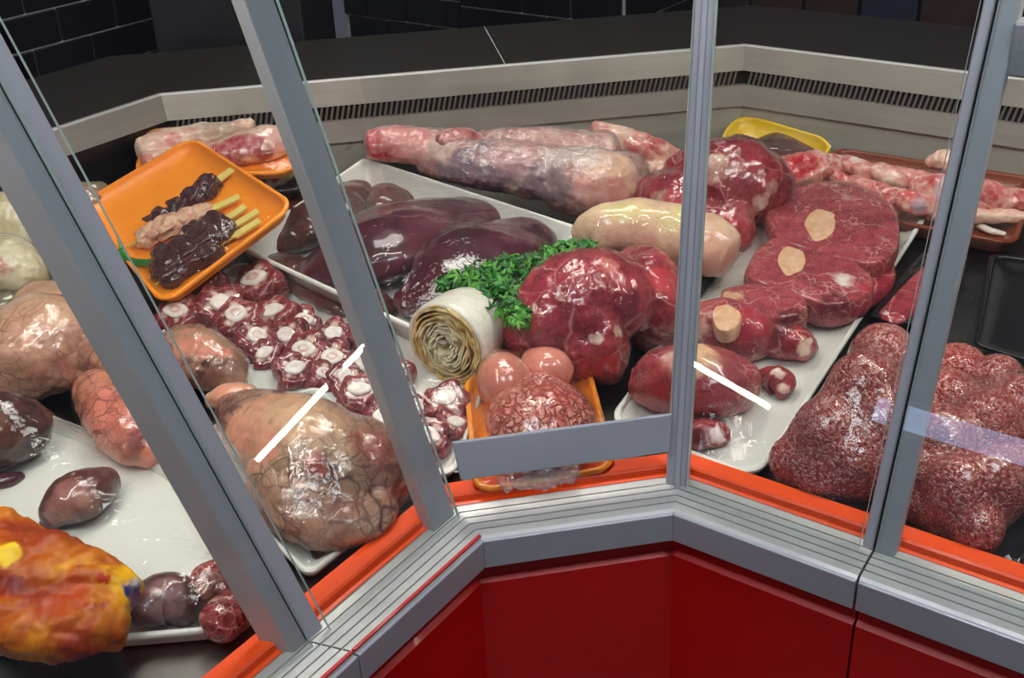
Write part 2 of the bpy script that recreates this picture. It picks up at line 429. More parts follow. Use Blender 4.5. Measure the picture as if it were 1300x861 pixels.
M['lamb'] = meat('lamb_leg', srgb(150, 70, 80), srgb(198, 132, 126), srgb(222, 176, 160), 12, srgb(232, 214, 198), 12, .05, .7, bmp=.4)
M['fatty'] = meat('pale_fat_meat', srgb(206, 140, 128), srgb(226, 182, 164), srgb(232, 206, 180), 16, srgb(240, 226, 206), 20, .06, .6, bmp=.4)
M['bonymeat'] = meat('pink_bony_meat', srgb(168, 54, 64), srgb(212, 120, 116), srgb(232, 188, 170), 20, srgb(240, 220, 205), 22, .05, .5, bmp=.5)
M['liver'] = meat('liver_dark', srgb(44, 12, 22), srgb(72, 22, 36), srgb(96, 40, 54), 9, None, rough=.3, coat=.6, bmp=.25, bsc=35, sss=.02)
M['liver_brown'] = meat('liver_brown', srgb(44, 22, 22), srgb(74, 34, 32), srgb(104, 54, 48), 9, None, rough=.3, coat=.7, bmp=.18, bsc=35, sss=.02)
M['chunk'] = meat('liver_chunk', srgb(40, 16, 20), srgb(66, 30, 32), srgb(96, 56, 56), 60, None, rough=.25, coat=1., bmp=.6, bsc=160, sss=.02)
M['fatchunk'] = meat('fat_chunk', srgb(196, 120, 106), srgb(220, 168, 140), srgb(228, 200, 165), 50, None, bmp=.4)
M['tongue'] = meat('tongue_skin', srgb(190, 146, 124), srgb(212, 178, 152), srgb(220, 192, 150), 12, None, bmp=.5, bsc=230, sss=.1)
M['pink'] = meat('smooth_pink', srgb(186, 104, 92), srgb(206, 124, 106), srgb(216, 142, 122), 10, None, rough=.22, coat=1., bmp=.12, bsc=40, sss=.15)
M['oxtail'] = meat('oxtail_meat', srgb(82, 16, 24), srgb(130, 34, 44), srgb(186, 96, 96), 60, srgb(226, 176, 165), 70, .07, .7, bmp=.5, bsc=140)
M['oxtail_cut'] = meat('oxtail_slice_meat', srgb(66, 10, 20), srgb(112, 24, 36), srgb(158, 62, 70), 1.5, srgb(220, 164, 158), 1.6, .07, .45, bmp=.5, bsc=5, brk=3, wp=(1.2, .6), coat=.9)
M['bone_cut'] = meat('oxtail_bone', srgb(222, 200, 190), srgb(236, 228, 220), srgb(240, 236, 230), 2., None, rough=.4, coat=.6, bmp=.1, bsc=4, brk=4)
M['bone'] = meat('white_bone', srgb(218, 196, 186), srgb(228, 216, 206), srgb(236, 228, 218), 60, None, rough=.4, coat=.6, bmp=.15)
M['marrow'] = meat('bone_marrow', srgb(222, 164, 124), srgb(232, 184, 146), srgb(236, 202, 170), 40, None, rough=.35, coat=.6, bmp=.15)
M['poultry'] = meat('poultry_skin', srgb(186, 168, 112), srgb(206, 190, 140), srgb(216, 206, 172), 14, None, bmp=.3, sss=.1)
M['udder'] = veined('veined_tan', srgb(176, 128, 102), srgb(212, 164, 136), srgb(222, 182, 156), srgb(108, 58, 58), 24, .05, .75)
M['udder_pink'] = veined('veined_salmon', srgb(190, 96, 82), srgb(222, 132, 108), srgb(228, 158, 132), srgb(96, 34, 44), 30, .06, .85)
M['udder_dark'] = veined('veined_dark', srgb(112, 66, 60), srgb(170, 128, 106), srgb(198, 164, 130), srgb(70, 34, 42), 30, .07, 1.)
def brain_mat():
    t = NT('brain'); wv = t.warp(45, .03)
    e = t.voro(95, co=wv); g = t.ramp(e, [(0., 1.), (.08, .3), (.2, 0.)])
    c = t.mix(g, t.ramp(t.noise(25, 4), [(.35, srgb(240, 124, 106)), (.65, srgb(248, 168, 146))]), srgb(206, 52, 46)); c = t.painted(c)
    t.set(Base_Color=c, Roughness=.28, Coat_Weight=.8, Coat_Roughness=.06, Subsurface_Weight=.15, Subsurface_Radius=(.8, .3, .2), Subsurface_Scale=.005)
    t.bump(t.ramp(e, [(0., 0.), (.22, 1.)]), .9, .004); return t.m
M['brain'] = brain_mat()
def mince_mat():
    t = NT('mince'); v = t.voro(380, 'F1', co=t.warp(120, .006), out=1)
    bw = t.n.new('ShaderNodeRGBToBW'); t.ln(v, bw.inputs[0])
    c = t.ramp(bw.outputs[0], [(.2, srgb(136, 32, 38)), (.42, srgb(176, 68, 68)), (.62, srgb(198, 108, 100)), (.84, srgb(222, 166, 150))])
    c = t.mix(t.ramp(t.noise(14, 3), [(.35, .45), (.65, 0.)]), c, srgb(128, 48, 46))
    d = t.voro(380, 'F1', co=t.warp(120, .006))
    t.set(Base_Color=c, Roughness=.34, Coat_Weight=.6, Coat_Roughness=.08, Subsurface_Weight=.05, Subsurface_Radius=(.6, .2, .15), Subsurface_Scale=.004)
    t.bump(t.math('MULTIPLY', d, -1.), .8, .003); return t.m
M['mince'] = mince_mat()
M['tripe'] = meat('tripe_skin', srgb(196, 190, 174), srgb(214, 210, 196), srgb(224, 220, 208), 25, None, bmp=.35, bsc=110, sss=.1, rough=.4)
M['tripe_layer'] = meat('tripe_layer', srgb(168, 134, 66), srgb(206, 176, 110), srgb(224, 208, 164), 45, None, bmp=.4, bsc=150, rough=.4, coat=.4)
def leaf_mat():
    t = NT('parsley_leaf'); oi = t.n.new('ShaderNodeObjectInfo')
    c = t.ramp(oi.outputs['Random'], [(0., srgb(22, 72, 22)), (.5, srgb(44, 116, 30)), (1., srgb(92, 160, 48))])
    t.set(Base_Color=c, Roughness=.42, Subsurface_Weight=.1, Subsurface_Scale=.002); return t.m
M['leaf'] = leaf_mat()
M['stem'] = plain('parsley_stem', srgb(96, 150, 60), .45)
M['pepper'] = plain('green_pepper', srgb(40, 120, 36), .2, coat=.8)
M['stick'] = plain('bamboo', srgb(222, 204, 112), .55, var=.12, vsc=90)
M['blood'] = plain('blood_pool', srgb(66, 4, 14), .12, coat=1.)
M['lampwhite'] = plain('white_lamp_metal', srgb(225, 225, 225), .4)
M['tube'] = emit('tube_glow', (1., .90, .78, 1), LAMP_CASE)
M['aisle_fill'] = emit('aisle_fill_glow', (1., .96, .9, 1), 13.)
M['ceil'] = emit('ceiling_glow', (.86, .92, 1., 1), LAMP_CEIL)

# ------------------------------------------------------------------ the room
FLOOR = -.80
o = MB().box((0, 0, FLOOR-.02), (3.6, 0, 0), (0, 3.2, 0), (0, 0, .02)).build('floor', M['floor']); tagit(o, 'grey shop floor in front of the display cases', 'floor', kind='structure')
def tiled_wall(name, P0, dirv, length, nout, z0, z1, label, tw=.125, th=.0635, gap=.0035, shift=0.):
    """a wall of glazed tiles laid in running bond: every tile is its own piece"""
    P0 = np.array(P0, float); dirv = np.array(dirv, float); nout = np.array(nout, float)
    c = P0+dirv*length/2; c[2] = (z0+z1)/2
    wl = MB().box(c-nout*.05, dirv*length/2, nout*.05, (0, 0, (z1-z0)/2)).build(name, M['grout']); tagit(wl, label, 'wall', kind='structure')
    V, Fc = box_vf((0, 0, 0), (tw/2-gap/2, 0, 0), (0, .004, 0), (0, 0, th/2-gap/2))
    me = bpy.data.meshes.new('tile'); me.from_pydata([tuple(v) for v in V], [], Fc); me.materials.append(M['tile'])
    bm = bmesh.new(); bm.from_mesh(me); bmesh.ops.recalc_face_normals(bm, faces=bm.faces)
    bmesh.ops.bevel(bm, geom=bm.edges[:], offset=.0015, segments=1, affect='EDGES'); bm.to_mesh(me); bm.free()
    ang = math.atan2(dirv[1], dirv[0]); nrow = int((z1-z0)/th)
    for r in range(nrow):
        z = z0+(r+.5)*th; s = -shift-(tw/2 if r % 2 else 0)
        while s < length:
            a, b = max(s, 0), min(s+tw, length)
            if b-a > .02:
                t = bpy.data.objects.new('tile', me); COL.objects.link(t); t.parent = wl
                q = P0+dirv*(a+b)/2+nout*.003; q[2] = z
                t.location = Vector(q)-wl.location; t.rotation_euler = (0, 0, ang); t.scale = ((b-a)/tw, 1, 1)
            s += tw
    return wl
WZ0 = .0
wl0 = onP(218, 40, NL*1.333, NL); wl0[2] = 0
tiled_wall('wall_left', wl0+DLV*1.1, -DLV, 1.1, -NL, WZ0, .635, 'black glazed brick tiles with grey grout at the end of the left worktop', shift=.03)
pB = lambda px, py: onP(px, py, (1.85, 0, 0), (1, 1, 0))
e0 = pB(587, 20); e1 = pB(794, 10); e0[2] = e1[2] = 0
tiled_wall('wall_back', e0, DRV, np.linalg.norm(e1-e0), -NR, WZ0, .635, 'black tiled pillar face rising behind the worktop seam', shift=.02)
g0 = onP(440, 20, (1.90, 0, 0), (1, 1, 0)); g0[2] = 0; g1 = onP(587, 20, (1.90, 0, 0), (1, 1, 0)); g1[2] = 0
tiled_wall('wall_recess', g0, DRV, np.linalg.norm(g1-g0), -NR, WZ0, .635, 'recessed black tiled wall beside the dark enamel cabinet', shift=.05)
tiled_wall('wall_right', e1+NR*.0, np.array([Q2, Q2, 0]), .42, np.array([Q2, -Q2, 0]), WZ0, .635, 'black tiled pillar side turned toward the dark wooden cupboard', shift=.04)
# dark things behind the worktop
t = thing('storage_cabinet', (-.28, 1.42, -.8), 'dark enamel storage cabinet between two black tiled walls', 'cabinet')
A = np.array([.95, -.31, 0]); A /= np.linalg.norm(A); Bn = np.array([A[1], -A[0], 0])
cc = np.array([-.245, 1.36, 0.])
bevel(MB().box(cc+[0, 0, 0], A*.148, Bn*.10, (0, 0, .70)).build('body', M['darkbox'], t), .004)
hd = MB().add(*tube_vf([cc+A*.09+Bn*.115+[0, 0, .26], cc+A*.085+Bn*.12+[0, 0, .5]], .007)).build('handle', M['alu'], t, True)
kn = MB().add(*tube_vf([cc+A*.12+Bn*.10+[0, 0, .235], cc+A*.12+Bn*.125+[0, 0, .235]], [.012, .009], 12)).build('knob', M['black'], t, True)
t = thing('wooden_cupboard', (1.15, 1.55, -.8), 'dark brown wooden cupboard with one dark blue panel behind the right worktop', 'cupboard')
for i in range(7):
    mt = M['darkblue'] if i == 3 else M['darkwood']
    c0 = np.array([.80, 1.62, -.1])+DRV*(.13*i)+NR*.08
    bevel(MB().box(c0, DRV*.062, NR*.02, (0, 0, .70)).build('panel', mt, t), .004)
MB().box(np.array([.80, 1.62, -.1])+DRV*.39+NR*.12, DRV*.46, NR*.018, (0, 0, .70)).build('carcass', M['darkwood'], t)

# ------------------------------------------------------------------ the display cases
LABELS = {'L2': 'display case holding the yellow bag, the brown kidneys and the poultry', 'L1': 'display case holding the oxtail tray and the big veined organ',
          'M': 'corner display case holding the brain tray, with grey rail across its pane', 'R1': 'display case holding the sliced shank tray', 'R2': 'display case holding the lumpy heap of mince'}
CASE = {}
ZR = .2492
def lean(o0, z): return o0+.33*z
GO = .0375
def post(parent, sec, t0, t1, o0, depth, ztop, name='post', mitre=0., zb=.004, mat=None):
    org, d, n = {'L': (np.zeros(3), DLV, NL), 'R': (ORR, DRV, NR), 'M': (np.zeros(3), np.array([1., 0, 0]), NM)}[sec]
    V = []
    for z in (zb, ztop):
        for oo in (lean(o0, z), lean(o0, z)+depth):
            for tt in (t0, t1): V.append(org+d*(tt+mitre*(oo-o0))+n*oo+[0, 0, z])
    Fc = [(0, 1, 3, 2), (4, 6, 7, 5), (0, 4, 5, 1), (2, 3, 7, 6), (0, 2, 6, 4), (1, 5, 7, 3)]
    return bevel(obj(name, V, Fc, mat or M['alu'], parent, False), .0018)
for s in SECS:
    a, b = sec_ends(s, .3); ce = (a+b)/2
    if s in ('L2', 'R2'): ce = b+(a-b)*.2 if s == 'L2' else a+(b-a)*.2
    c = thing('display_case', (ce[0], ce[1], FLOOR), LABELS[s], 'display case'); CASE[s] = c
    # red front
    prism('front_panel', s, [(.012, -.032), (.012, -.062), (.006, -.066), (.006, FLOOR+.08), (.03, FLOOR+.08), (.03, -.032)], M['red'], c)
    prism('plinth', s, [(.05, FLOOR+.08), (.05, FLOOR), (.8, FLOOR), (.8, FLOOR+.08)], M['rubber'], c)
    # aluminium lip with ribs
    rb = [(0., -.038), (0., -.003), (.003, 0.)]
    for k in range(5):
        o0 = .004+k*.0095; z0 = .0003+.0011*k
        rb += [(o0, z0), (o0+.0075, z0+.0010), (o0+.0082, z0-.0010), (o0+.0095, z0-.0008)]
    rb += [(.0525, .005), (.0525, -.038)]
    prism('front_lip', s, rb, M['alu_rib'], c)
    # front fascia of the lip (smooth grey face)
    bevel(prism('lip_fascia', s, [(-.0035, -.038), (-.0035, -.0035), (.0, -.002), (.002, -.038)], M['alu'], c), .001)
    if s in ('L1', 'L2'):
        prism('red_gasket', s, [(.0005, .0003), (.0005, .0022), (.0038, .0026), (.0038, .0003)], M['red'], c)
    st = prism('bumper_strip', s, [(.053, -.004), (.053, .0055), (.0585, .0065), (.0595, .0125), (.062, .0145), (.083, .0145), (.0845, .0125), (.0845, -.02), (.06, -.02)], M['orange_strip'], c)
    st['label'] = 'orange plastic bumper strip'
    zd = lambda q: -.0125+.104*(q-.075)
    prism('deck', s, [(.08, zd(.08)), (.878, zd(.878)), (.878, zd(.878)-.02), (.08, zd(.08)-.02)], M['steel_deck'], c)
    if s in ('L1', 'L2'):                       # the left cases have a plain black back below the rail
        prism('rear_panel', s, [(.876, .05), (.884, .2085), (.90, .2085), (.90, .05)], M['black'], c)
    else:
        prism('rear_panel', s, [(.876, .05), (.879, .152), (.885, .152), (.885, .05)], M['steel_panel'], c)
        prism('rear_ledge', s, [(.872, .150), (.879, .184), (.890, .184), (.890, .150)], M['steel'], c)
        prism('grille_recess', s, [(.889, .180), (.892, .210), (.90, .210), (.90, .180)], M['slot'], c)
    prism('rear_rail', s, [(.884, .2085), (.894, .2480), (.8985, ZR+.0006), (.903, ZR+.0006), (.903, .2085)], M['steel'], c)
    prism('rail_edge', s, [(.8935, .2475), (.8955, .2503), (.8995, .2503), (.8995, .2475)], M['alu_rib'], c)
    prism('back_shell', s, [(.91, .2), (.91, FLOOR), (.93, FLOOR), (.93, .2)], M['darkbox'], c)
    # grille slats
    if s in ('M', 'R1', 'R2'):
        g = MB(); a, b = sec_ends(s, .887); d = b-a; ln = np.linalg.norm(d); d /= ln; nn = np.array([-d[1], d[0], 0]); x = .014
        while x < ln-.014:
            g.box(a+d*x+[0, 0, .1955], d*.0019, nn*.0025, np.array([0, 0, .0125])+d*.003); x += .0088
        gs = g.build('grille_slats', M['slat'], c); gs['kind'] = 'stuff'
        prism('slat_rail', s, [(.884, .182), (.884, .1845), (.889, .1845), (.889, .182)], M['steel'], c)

# worktop: one dark slab round the back, cut by a seam behind the pillar
wt = thing('worktop', (.1, 1.04, .2), 'dark stone worktop running round behind the steel rail', 'worktop')
def slab_poly(name, pts, z0, z1, mat, parent):
    n = len(pts); V = [(*p[:2], z0) for p in pts]+[(*p[:2], z1) for p in pts]
    Fc = [tuple(range(n))[::-1], tuple(range(n, 2*n))]+[(i, (i+1) % n, (i+1) % n+n, i+n) for i in range(n)]
    return bevel(obj(name, V, Fc, mat, parent, False), .0015)
fo, bo = .9035, 1.18
seam_f = np.array([.1905, fo, 0]); seam_b = np.array([.198, bo, 0])
l_f, l_b = NL*fo*KL+DLV*1.0, NL*bo*KL+DLV*1.0
r_f, r_b = ORR+NR*fo*KR+DRV*1.1, ORR+NR*bo*KR+DRV*1.1
Af, Bf = crn(fo); Ab, Bb = crn(bo)
slab_poly('slab', [l_f, Af, seam_f, seam_b, Ab, l_b], ZR-.03, ZR-.0005, M['stone'], wt)
slab_poly('slab', [seam_f+[.0015, 0, 0], Bf, r_f, r_b, Bb, seam_b+[.0015, 0, 0]], ZR-.03, ZR-.0005, M['stone'], wt)
slab_poly('seam_joint', [seam_f, seam_f+[.0015, 0, 0], seam_b+[.0015, 0, 0], seam_b], ZR-.03, ZR-.001, M['grout'], wt)

# posts and panes
ZT = .62
post(CASE['L1'], 'L', -.012, .024, GO+.004, .018, ZT)                       # joint with the corner case
post(CASE['L1'], 'L', .1900, .2095, GO+.004, .020, ZT, mitre=.38)
post(CASE['L1'], 'L', .2095, .2118, GO+.006, .016, ZT, 'joint_seal', .38, mat=M['rubber'])
post(CASE['L2'], 'L', .2118, .2300, GO+.004, .028, ZT, mitre=.38)
# corner post between corner case and right case, on the mitre
def mitre_post(parent, ztop):
    s8, c8 = math.sin(math.pi/8), math.cos(math.pi/8); n = np.array([s8, c8, 0]); d = np.array([c8, -s8, 0]); V = []
    for z in (.002, ztop):
        oo = (GO+.33*z)/c8
        for dd in (0, .016):
            for tt in (-.0125, .0125): V.append(ORR+n*(oo+dd-.004)+d*tt+[0, 0, z])
    Fc = [(0, 1, 3, 2), (4, 6, 7, 5), (0, 4, 5, 1), (2, 3, 7, 6), (0, 2, 6, 4), (1, 5, 7, 3)]
    bevel(obj('post', V, Fc, M['alu'], parent, False), .0015)
    V2 = []
    for z in (.002, ztop):
        oo = (GO+.33*z)/c8
        for dd in (-.0035, 0):
            for tt in (-.003, .003): V2.append(ORR+n*(oo+dd-.004)+d*tt+[0, 0, z])
    bevel(obj('post_ridge', V2, Fc, M['alu'], parent, False), .0006)
mitre_post(CASE['R1'], ZT)
post(CASE['R1'], 'R', .1885, .1992, GO+.004, .020, ZT)
post(CASE['R1'], 'R', .1992, .2022, GO+.006, .016, ZT, 'joint_seal', mat=M['rubber'])
post(CASE['R2'], 'R', .2022, .2218, GO+.004, .014, ZT)
def pane(parent, sec, fa, fb, z0, z1, o0=GO):
    """glass pane leaning back; fa, fb give its two ends along the section at an offset"""
    org, d, n = {'L': (np.zeros(3), DLV, NL), 'R': (ORR, DRV, NR), 'M': (np.zeros(3), np.array([1., 0, 0]), NM)}[sec]
    V = []
    for z in (z0, z1):
        for oo in (lean(o0, z)-.004, lean(o0, z)):
            for fn in (fa, fb): V.append(org+d*fn(lean(o0, z))+n*oo+[0, 0, z])
    pn = obj('pane', V, [(0, 1, 5, 4), (2, 6, 7, 3)], M['glass'], parent, False)
    obj('pane_edge', V, [(4, 5, 7, 6), (0, 4, 6, 2), (1, 3, 7, 5), (0, 2, 3, 1)], M['glass_edge'], pn, False)
    return pn
pane(CASE['M'], 'M', lambda q: -q*T8+.004, lambda q: L+q*T8-.013, .05, ZT)
pane(CASE['L1'], 'L', lambda q: -.010, lambda q: .1885+.38*(q-GO), .004, ZT)
pane(CASE['L2'], 'L', lambda q: .2125+.38*(q-GO), lambda q: .95, .004, ZT)
pane(CASE['R1'], 'R', lambda q: -q*T8+.013, lambda q: .1875, .004, ZT)
pane(CASE['R2'], 'R', lambda q: .2035, lambda q: 1.05, .004, ZT)
# grey rail along the foot of the corner pane
V = []
for z in (.0435, .0835):
    for oo in (lean(GO, z)-.0085, lean(GO, z)-.0045):
        for xx in (-oo*T8+.006, L+oo*T8-.010): V.append((xx, oo, z))
Fc = [(0, 1, 3, 2), (4, 6, 7, 5), (0, 4, 5, 1), (2, 3, 7, 6), (0, 2, 6, 4), (1, 5, 7, 3)]
rl = bevel(obj('pane_rail', V, Fc, M['alu'], CASE['M'], False), .0015); rl['label'] = 'grey metal rail along the foot of the pane'
# hinge latch on the far right
V, Fc = box_vf(ORR+DRV*.2325+NR*(lean(GO, .475)+.012)+[0, 0, .475], DRV*.012, NR*.012, np.array([0, 0, .025]))
bevel(obj('latch', V, Fc, M['alu'], CASE['R2'], False), .003)

# lamps: one tube hood above each case, just above the picture
def hood(sec, t0, t1, label):
    org, d, n = {'L': (np.zeros(3), DLV, NL), 'R': (ORR, DRV, NR), 'M': (np.zeros(3), np.array([1., 0, 0]), NM)}[sec]
    z = .74; oo = .33; a = org+d*t0+n*oo+[0, 0, z]; b = org+d*t1+n*oo+[0, 0, z]
    t = thing('case_lamp', (a+b)/2, label, 'lamp')
    m = MB()
    for i, (o1, z1, o2, z2) in enumerate([(-.045, -.075, -.035, .03), (-.035, .03, .03, .03), (.03, .03, .05, -.012)]):  # low front flap and end plates, added to hide the tube from the panes
        V = [a+n*o1+[0, 0, z1], b+n*o1+[0, 0, z1], b+n*o2+[0, 0, z2], a+n*o2+[0, 0, z2]]
        e = np.array([0, 0, .003]) if i != 0 else -n*.003; V += [v+e for v in V]
        m.add(V, [(0, 1, 2, 3), (7, 6, 5, 4), (0, 4, 5, 1), (1, 5, 6, 2), (2, 6, 7, 3), (3, 7, 4, 0)])
    for e_ in (a, b):
        m.box(e_+n*.0+[0, 0, -.022], d*.002, n*.045, np.array([0, 0, .052]))
    m.build('hood', M['darkbox'], t)
    MB().add(*tube_vf([a, b], .013, 12)).build('tube', M['tube'], t, True)
hood('L', .0, .85, 'white tube lamp hung over the left display cases')
hood('M', -.10, L+.10, 'white tube lamp hung over the corner display case')
hood('R', .0, .85, 'white tube lamp hung over the right display cases')
for i, (x, y) in enumerate([(-.55, -.75), (.65, -.8), (.1, 1.05)]):  # the last panel, over the aisle, is added to brighten the wall tiles
    t = thing('ceiling_light', (x, y, 1.75), 'white ceiling light panel over the customer floor' if i < 2 else 'unseen light panel added over the work aisle to brighten the tiled walls', 'ceiling light', 'ceiling light panels')
    MB().box((x, y, 1.77), (.32, 0, 0), (0, .32, 0), (0, 0, .02)).build('frame', M['lampwhite'], t)
    MB().box((x, y, 1.747), (.29, 0, 0), (0, .29, 0), (0, 0, .003)).build('diffuser', M['ceil'] if i < 2 else M['aisle_fill'], t)

# ------------------------------------------------------------------ trays and film
def rrect(n=10, rc=.35, asp=1.):
    """rounded square in -1..1, corner radius rc (fraction of the short side)"""
    rx, ry = (rc, rc*asp) ; out = []
    for cx, cy, a0 in ((1-rx, 1-ry, 0), (-1+rx, 1-ry, 90), (-1+rx, -1+ry, 180), (1-rx, -1+ry, 270)):
        for k in range(n+1):
            a = math.radians(a0+90*k/n); out.append((cx+rx*math.cos(a), cy+ry*math.sin(a)))
    return np.array(out)
def quad_pts(Q, st):
    s, t = (st[:, 0]+1)/2, (st[:, 1]+1)/2
    A, B, C_, D_ = Q      # (-,-) (+,-) (+,+) (-,+)
    return ((1-s)*(1-t))[:, None]*A+(s*(1-t))[:, None]*B+(s*t)[:, None]*C_+((1-s)*t)[:, None]*D_
def quad_n(Q):
    n = np.cross(Q[1]-Q[0], Q[3]-Q[0]); n /= np.linalg.norm(n); return n if n[2] > 0 else -n
def tray(name, Q, depth, mat, label, cat='tray', rc=.22, rim=.007, slope=.86, group=None):
    Q = [np.array(q, float) for q in Q]; n = quad_n(Q)
    lx = (np.linalg.norm(Q[1]-Q[0])+np.linalg.norm(Q[2]-Q[3]))/2; ly = (np.linalg.norm(Q[3]-Q[0])+np.linalg.norm(Q[2]-Q[1]))/2
    st = rrect(8, rc, lx/ly)
    def ring(f, d):    # f: inset in metres
        k = np.array([1-2*f/lx, 1-2*f/ly]); return quad_pts(Q, st*k)-n*d
    hs = depth*.45
    R = [ring(hs, depth), ring(hs*.8, depth*.93), ring(rim*.55, .006), ring(.0, .0045), ring(0, .0015), ring(rim*.25, 0), ring(rim*.75, 0), ring(rim, .002),
         ring(rim+.001, .006), ring(hs+rim*.8, depth-.010), ring(hs+rim+.004, depth-.005), ring((hs+rim)*2.2, depth-.004)]
    V = np.concatenate(R); m = len(st); Fc = []
    for a in range(len(R)-1):
        for k in range(m): Fc.append((a*m+k, a*m+(k+1) % m, (a+1)*m+(k+1) % m, (a+1)*m+k))
    Fc.append(tuple(range(m))[::-1]); Fc.append(tuple(range((len(R)-1)*m, len(R)*m)))
    t = thing(name, V[:m].mean(0), label, cat, group)
    obj('tray_body', V, Fc, mat, t, sharp=50)
    return t
def film(parent, Q, objs, mat=None, N=46, lift=.0012, wr=.0006, rc=.16, it=900, seed=0., name='cling_film'):
    """cling film pulled over the things on a tray: a membrane held at the rim and pushed up by what lies under it"""
    Q = [np.array(q, float) for q in Q]; n = quad_n(Q)
    g = np.linspace(-1, 1, N); S_, T_ = np.meshgrid(g, g, indexing='ij')
    # squircle map so the sheet follows rounded corners
    k = rc; S2 = S_*(1-k*T_**2*S_**2*.5); T2 = T_*(1-k*S_**2*T_**2*.5)
    Pq = quad_pts(Q, np.stack([S2.ravel(), T2.ravel()], 1))
    ob = np.full(N*N, -1.)
    for o_ in objs:
        V = worldverts(o_); tr = BVHTree.FromPolygons([tuple(v) for v in V], [tuple(p.vertices) for p in o_.data.polygons])
        for i in range(N*N):
            h = tr.ray_cast(Vector(Pq[i]+n*.3), Vector(-n), .36)
            if h[0] is not None: ob[i] = max(ob[i], .3-h[3]+lift)
    ob = ob.reshape(N, N); h = np.zeros((N, N)); edge = np.zeros((N, N), bool); edge[0] = edge[-1] = True; edge[:, 0] = edge[:, -1] = True
    h = np.maximum(h, ob)*0; inn = ~edge
    for _ in range(it):
        av = np.zeros((N, N)); av[1:-1, 1:-1] = (h[2:, 1:-1]+h[:-2, 1:-1]+h[1:-1, 2:]+h[1:-1, :-2])/4
        h = np.where(inn, np.maximum(av, ob), .0008)
    V = Pq+n*h.ravel()[:, None]
    for i in range(N*N):
        if inn.ravel()[i]: V[i] += n*wr*max(0., fbm(V[i], 45, seed, 2))*1.5
    Fc = [(i*N+j, (i+1)*N+j, (i+1)*N+j+1, i*N+j+1) for i in range(N-1) for j in range(N-1)]
    f_ = obj(name, V, Fc, mat or M['film'], parent); f_['label'] = 'clear stretched film'
    return f_
def skin_film(o_, mat=None, d=.0016, name='cling_film', top=True):
    """film drawn tight round one wrapped thing"""
    V = worldverts(o_); me = o_.data; N_ = np.empty(len(V)*3); me.vertices.foreach_get('normal', N_); N_ = N_.reshape(-1, 3)
    V2 = np.array([V[i]+N_[i]*(d+.0012*abs(fbm(V[i], 40, 3., 2))) for i in range(len(V))])
    Fc = [tuple(p.vertices) for p in me.polygons if p.normal[2] > -.3]
    f_ = obj(name, V2, Fc, mat or M['film'], o_); f_['label'] = 'clear stretched film'
    return f_
FAT = srgb(236, 208, 190); RED = srgb(190, 30, 38); CREAM = srgb(226, 196, 160); DKRED = srgb(96, 14, 24); WHT = srgb(236, 226, 214); PURP = srgb(104, 70, 92); TAN = srgb(214, 176, 140)

# ---- long white tray of shank slices
Q = [P(962, 607, .022), P(1181, 268, .024), P(1000, 232, .024), P(768, 535, .022)]
shank_tray = tray('foam_tray', Q, .018, M['white_foam'], 'long white foam tray of beef shank slices', rc=.10); QS = Q
b0 = .007
S1 = slab('shank_slice', [(968, 262), (1000, 240), (1050, 228), (1100, 236), (1136, 262), (1142, 300), (1122, 330), (1085, 330), (1040, 322), (985, 300)], .062, .045, M['beef_slice'],
          'large shank slice with round marrow bone at the far end of the long tray', 'meat', seed=1, paint=[(1075, 245, 10, FAT, .5), (1125, 300, 8, FAT, .5)])
S2 = slab('shank_slice', [(943, 345), (962, 312), (1000, 296), (1050, 306), (1086, 330), (1110, 352), (1100, 372), (1060, 386), (1010, 374), (965, 360)], .060, .046, M['beef_slice'],
          'large shank slice with cream bone and thick dark edge beside the far slice', 'meat', seed=2, paint=[(1075, 350, 13, WHT, .95), (1060, 385, 20, DKRED, .7), (1098, 360, 12, RED, .5)])
def disc(px, py, rp, hgt, thick, mat, parent, name='bone', seed=0., sx=1., lab='cream marrow bone', ang=0.):
    pts = []
    for k in range(10):
        a = 2*math.pi*k/10; rr = rp*(1+.06*math.sin(3*a+seed)+.05*math.sin(5*a+seed*2)); x, y = rr*math.cos(a)*sx, rr*math.sin(a)
        pts.append((px+x*math.cos(ang)-y*math.sin(ang), py+x*math.sin(ang)+y*math.cos(ang)))
    o_ = slab(name, pts, hgt, thick, mat, parent=parent, rnd=.0018, dome=.001, lump=(.0004, 90), seed=seed); o_['label'] = lab
    return o_
disc(1042, 284, 19, .0655, .01, M['marrow'], S1, seed=1., sx=1.1, ang=-.6)
disc(1005, 330, 18, .0640, .01, M['marrow'], S2, seed=2., sx=1.0)
S3 = slab('shank_slice', [(1088, 302), (1124, 318), (1138, 345), (1120, 368), (1092, 384), (1072, 398), (1060, 384), (1080, 350)], .034, .026, M['beef'],
          'thin trimmed shank piece hanging off the large slices', 'meat', seed=3, paint=[(1085, 392, 10, FAT, .5)])
S4 = slab('shank_slice', [(915, 366), (950, 358), (990, 360), (1022, 375), (1020, 395), (985, 403), (945, 396), (918, 384)], .072, .055, M['beef_slice'],
          'round shank slice with pale rim behind the bone-topped shank piece', 'meat', seed=4, paint=[(925, 370, 14, TAN, .9), (1000, 400, 16, DKRED, .8)])
S5 = loft('shank_piece', [(985, 428, 26, 28), (1012, 436, 24, 24), (1030, 440, 14, 12)], M['beef'], 'dark shank end with pale cut tip on the long tray', 'meat', base=b0, seed=5, lump=(.004, 30), paint=[(1028, 440, 12, FAT, .9), (990, 415, 16, DKRED, .7)])
S6 = loft('shank_piece', [(880, 412, 30, 30), (920, 418, 40, 38), (955, 425, 32, 34), (975, 430, 18, 20)], M['beef_slice'], 'shank piece with a squared cream bone on top and a round red muscle', 'meat', base=b0, seed=6, cap=(.4, .35),
          paint=[(955, 412, 24, srgb(176, 44, 60), .7), (885, 420, 18, FAT, .4)])
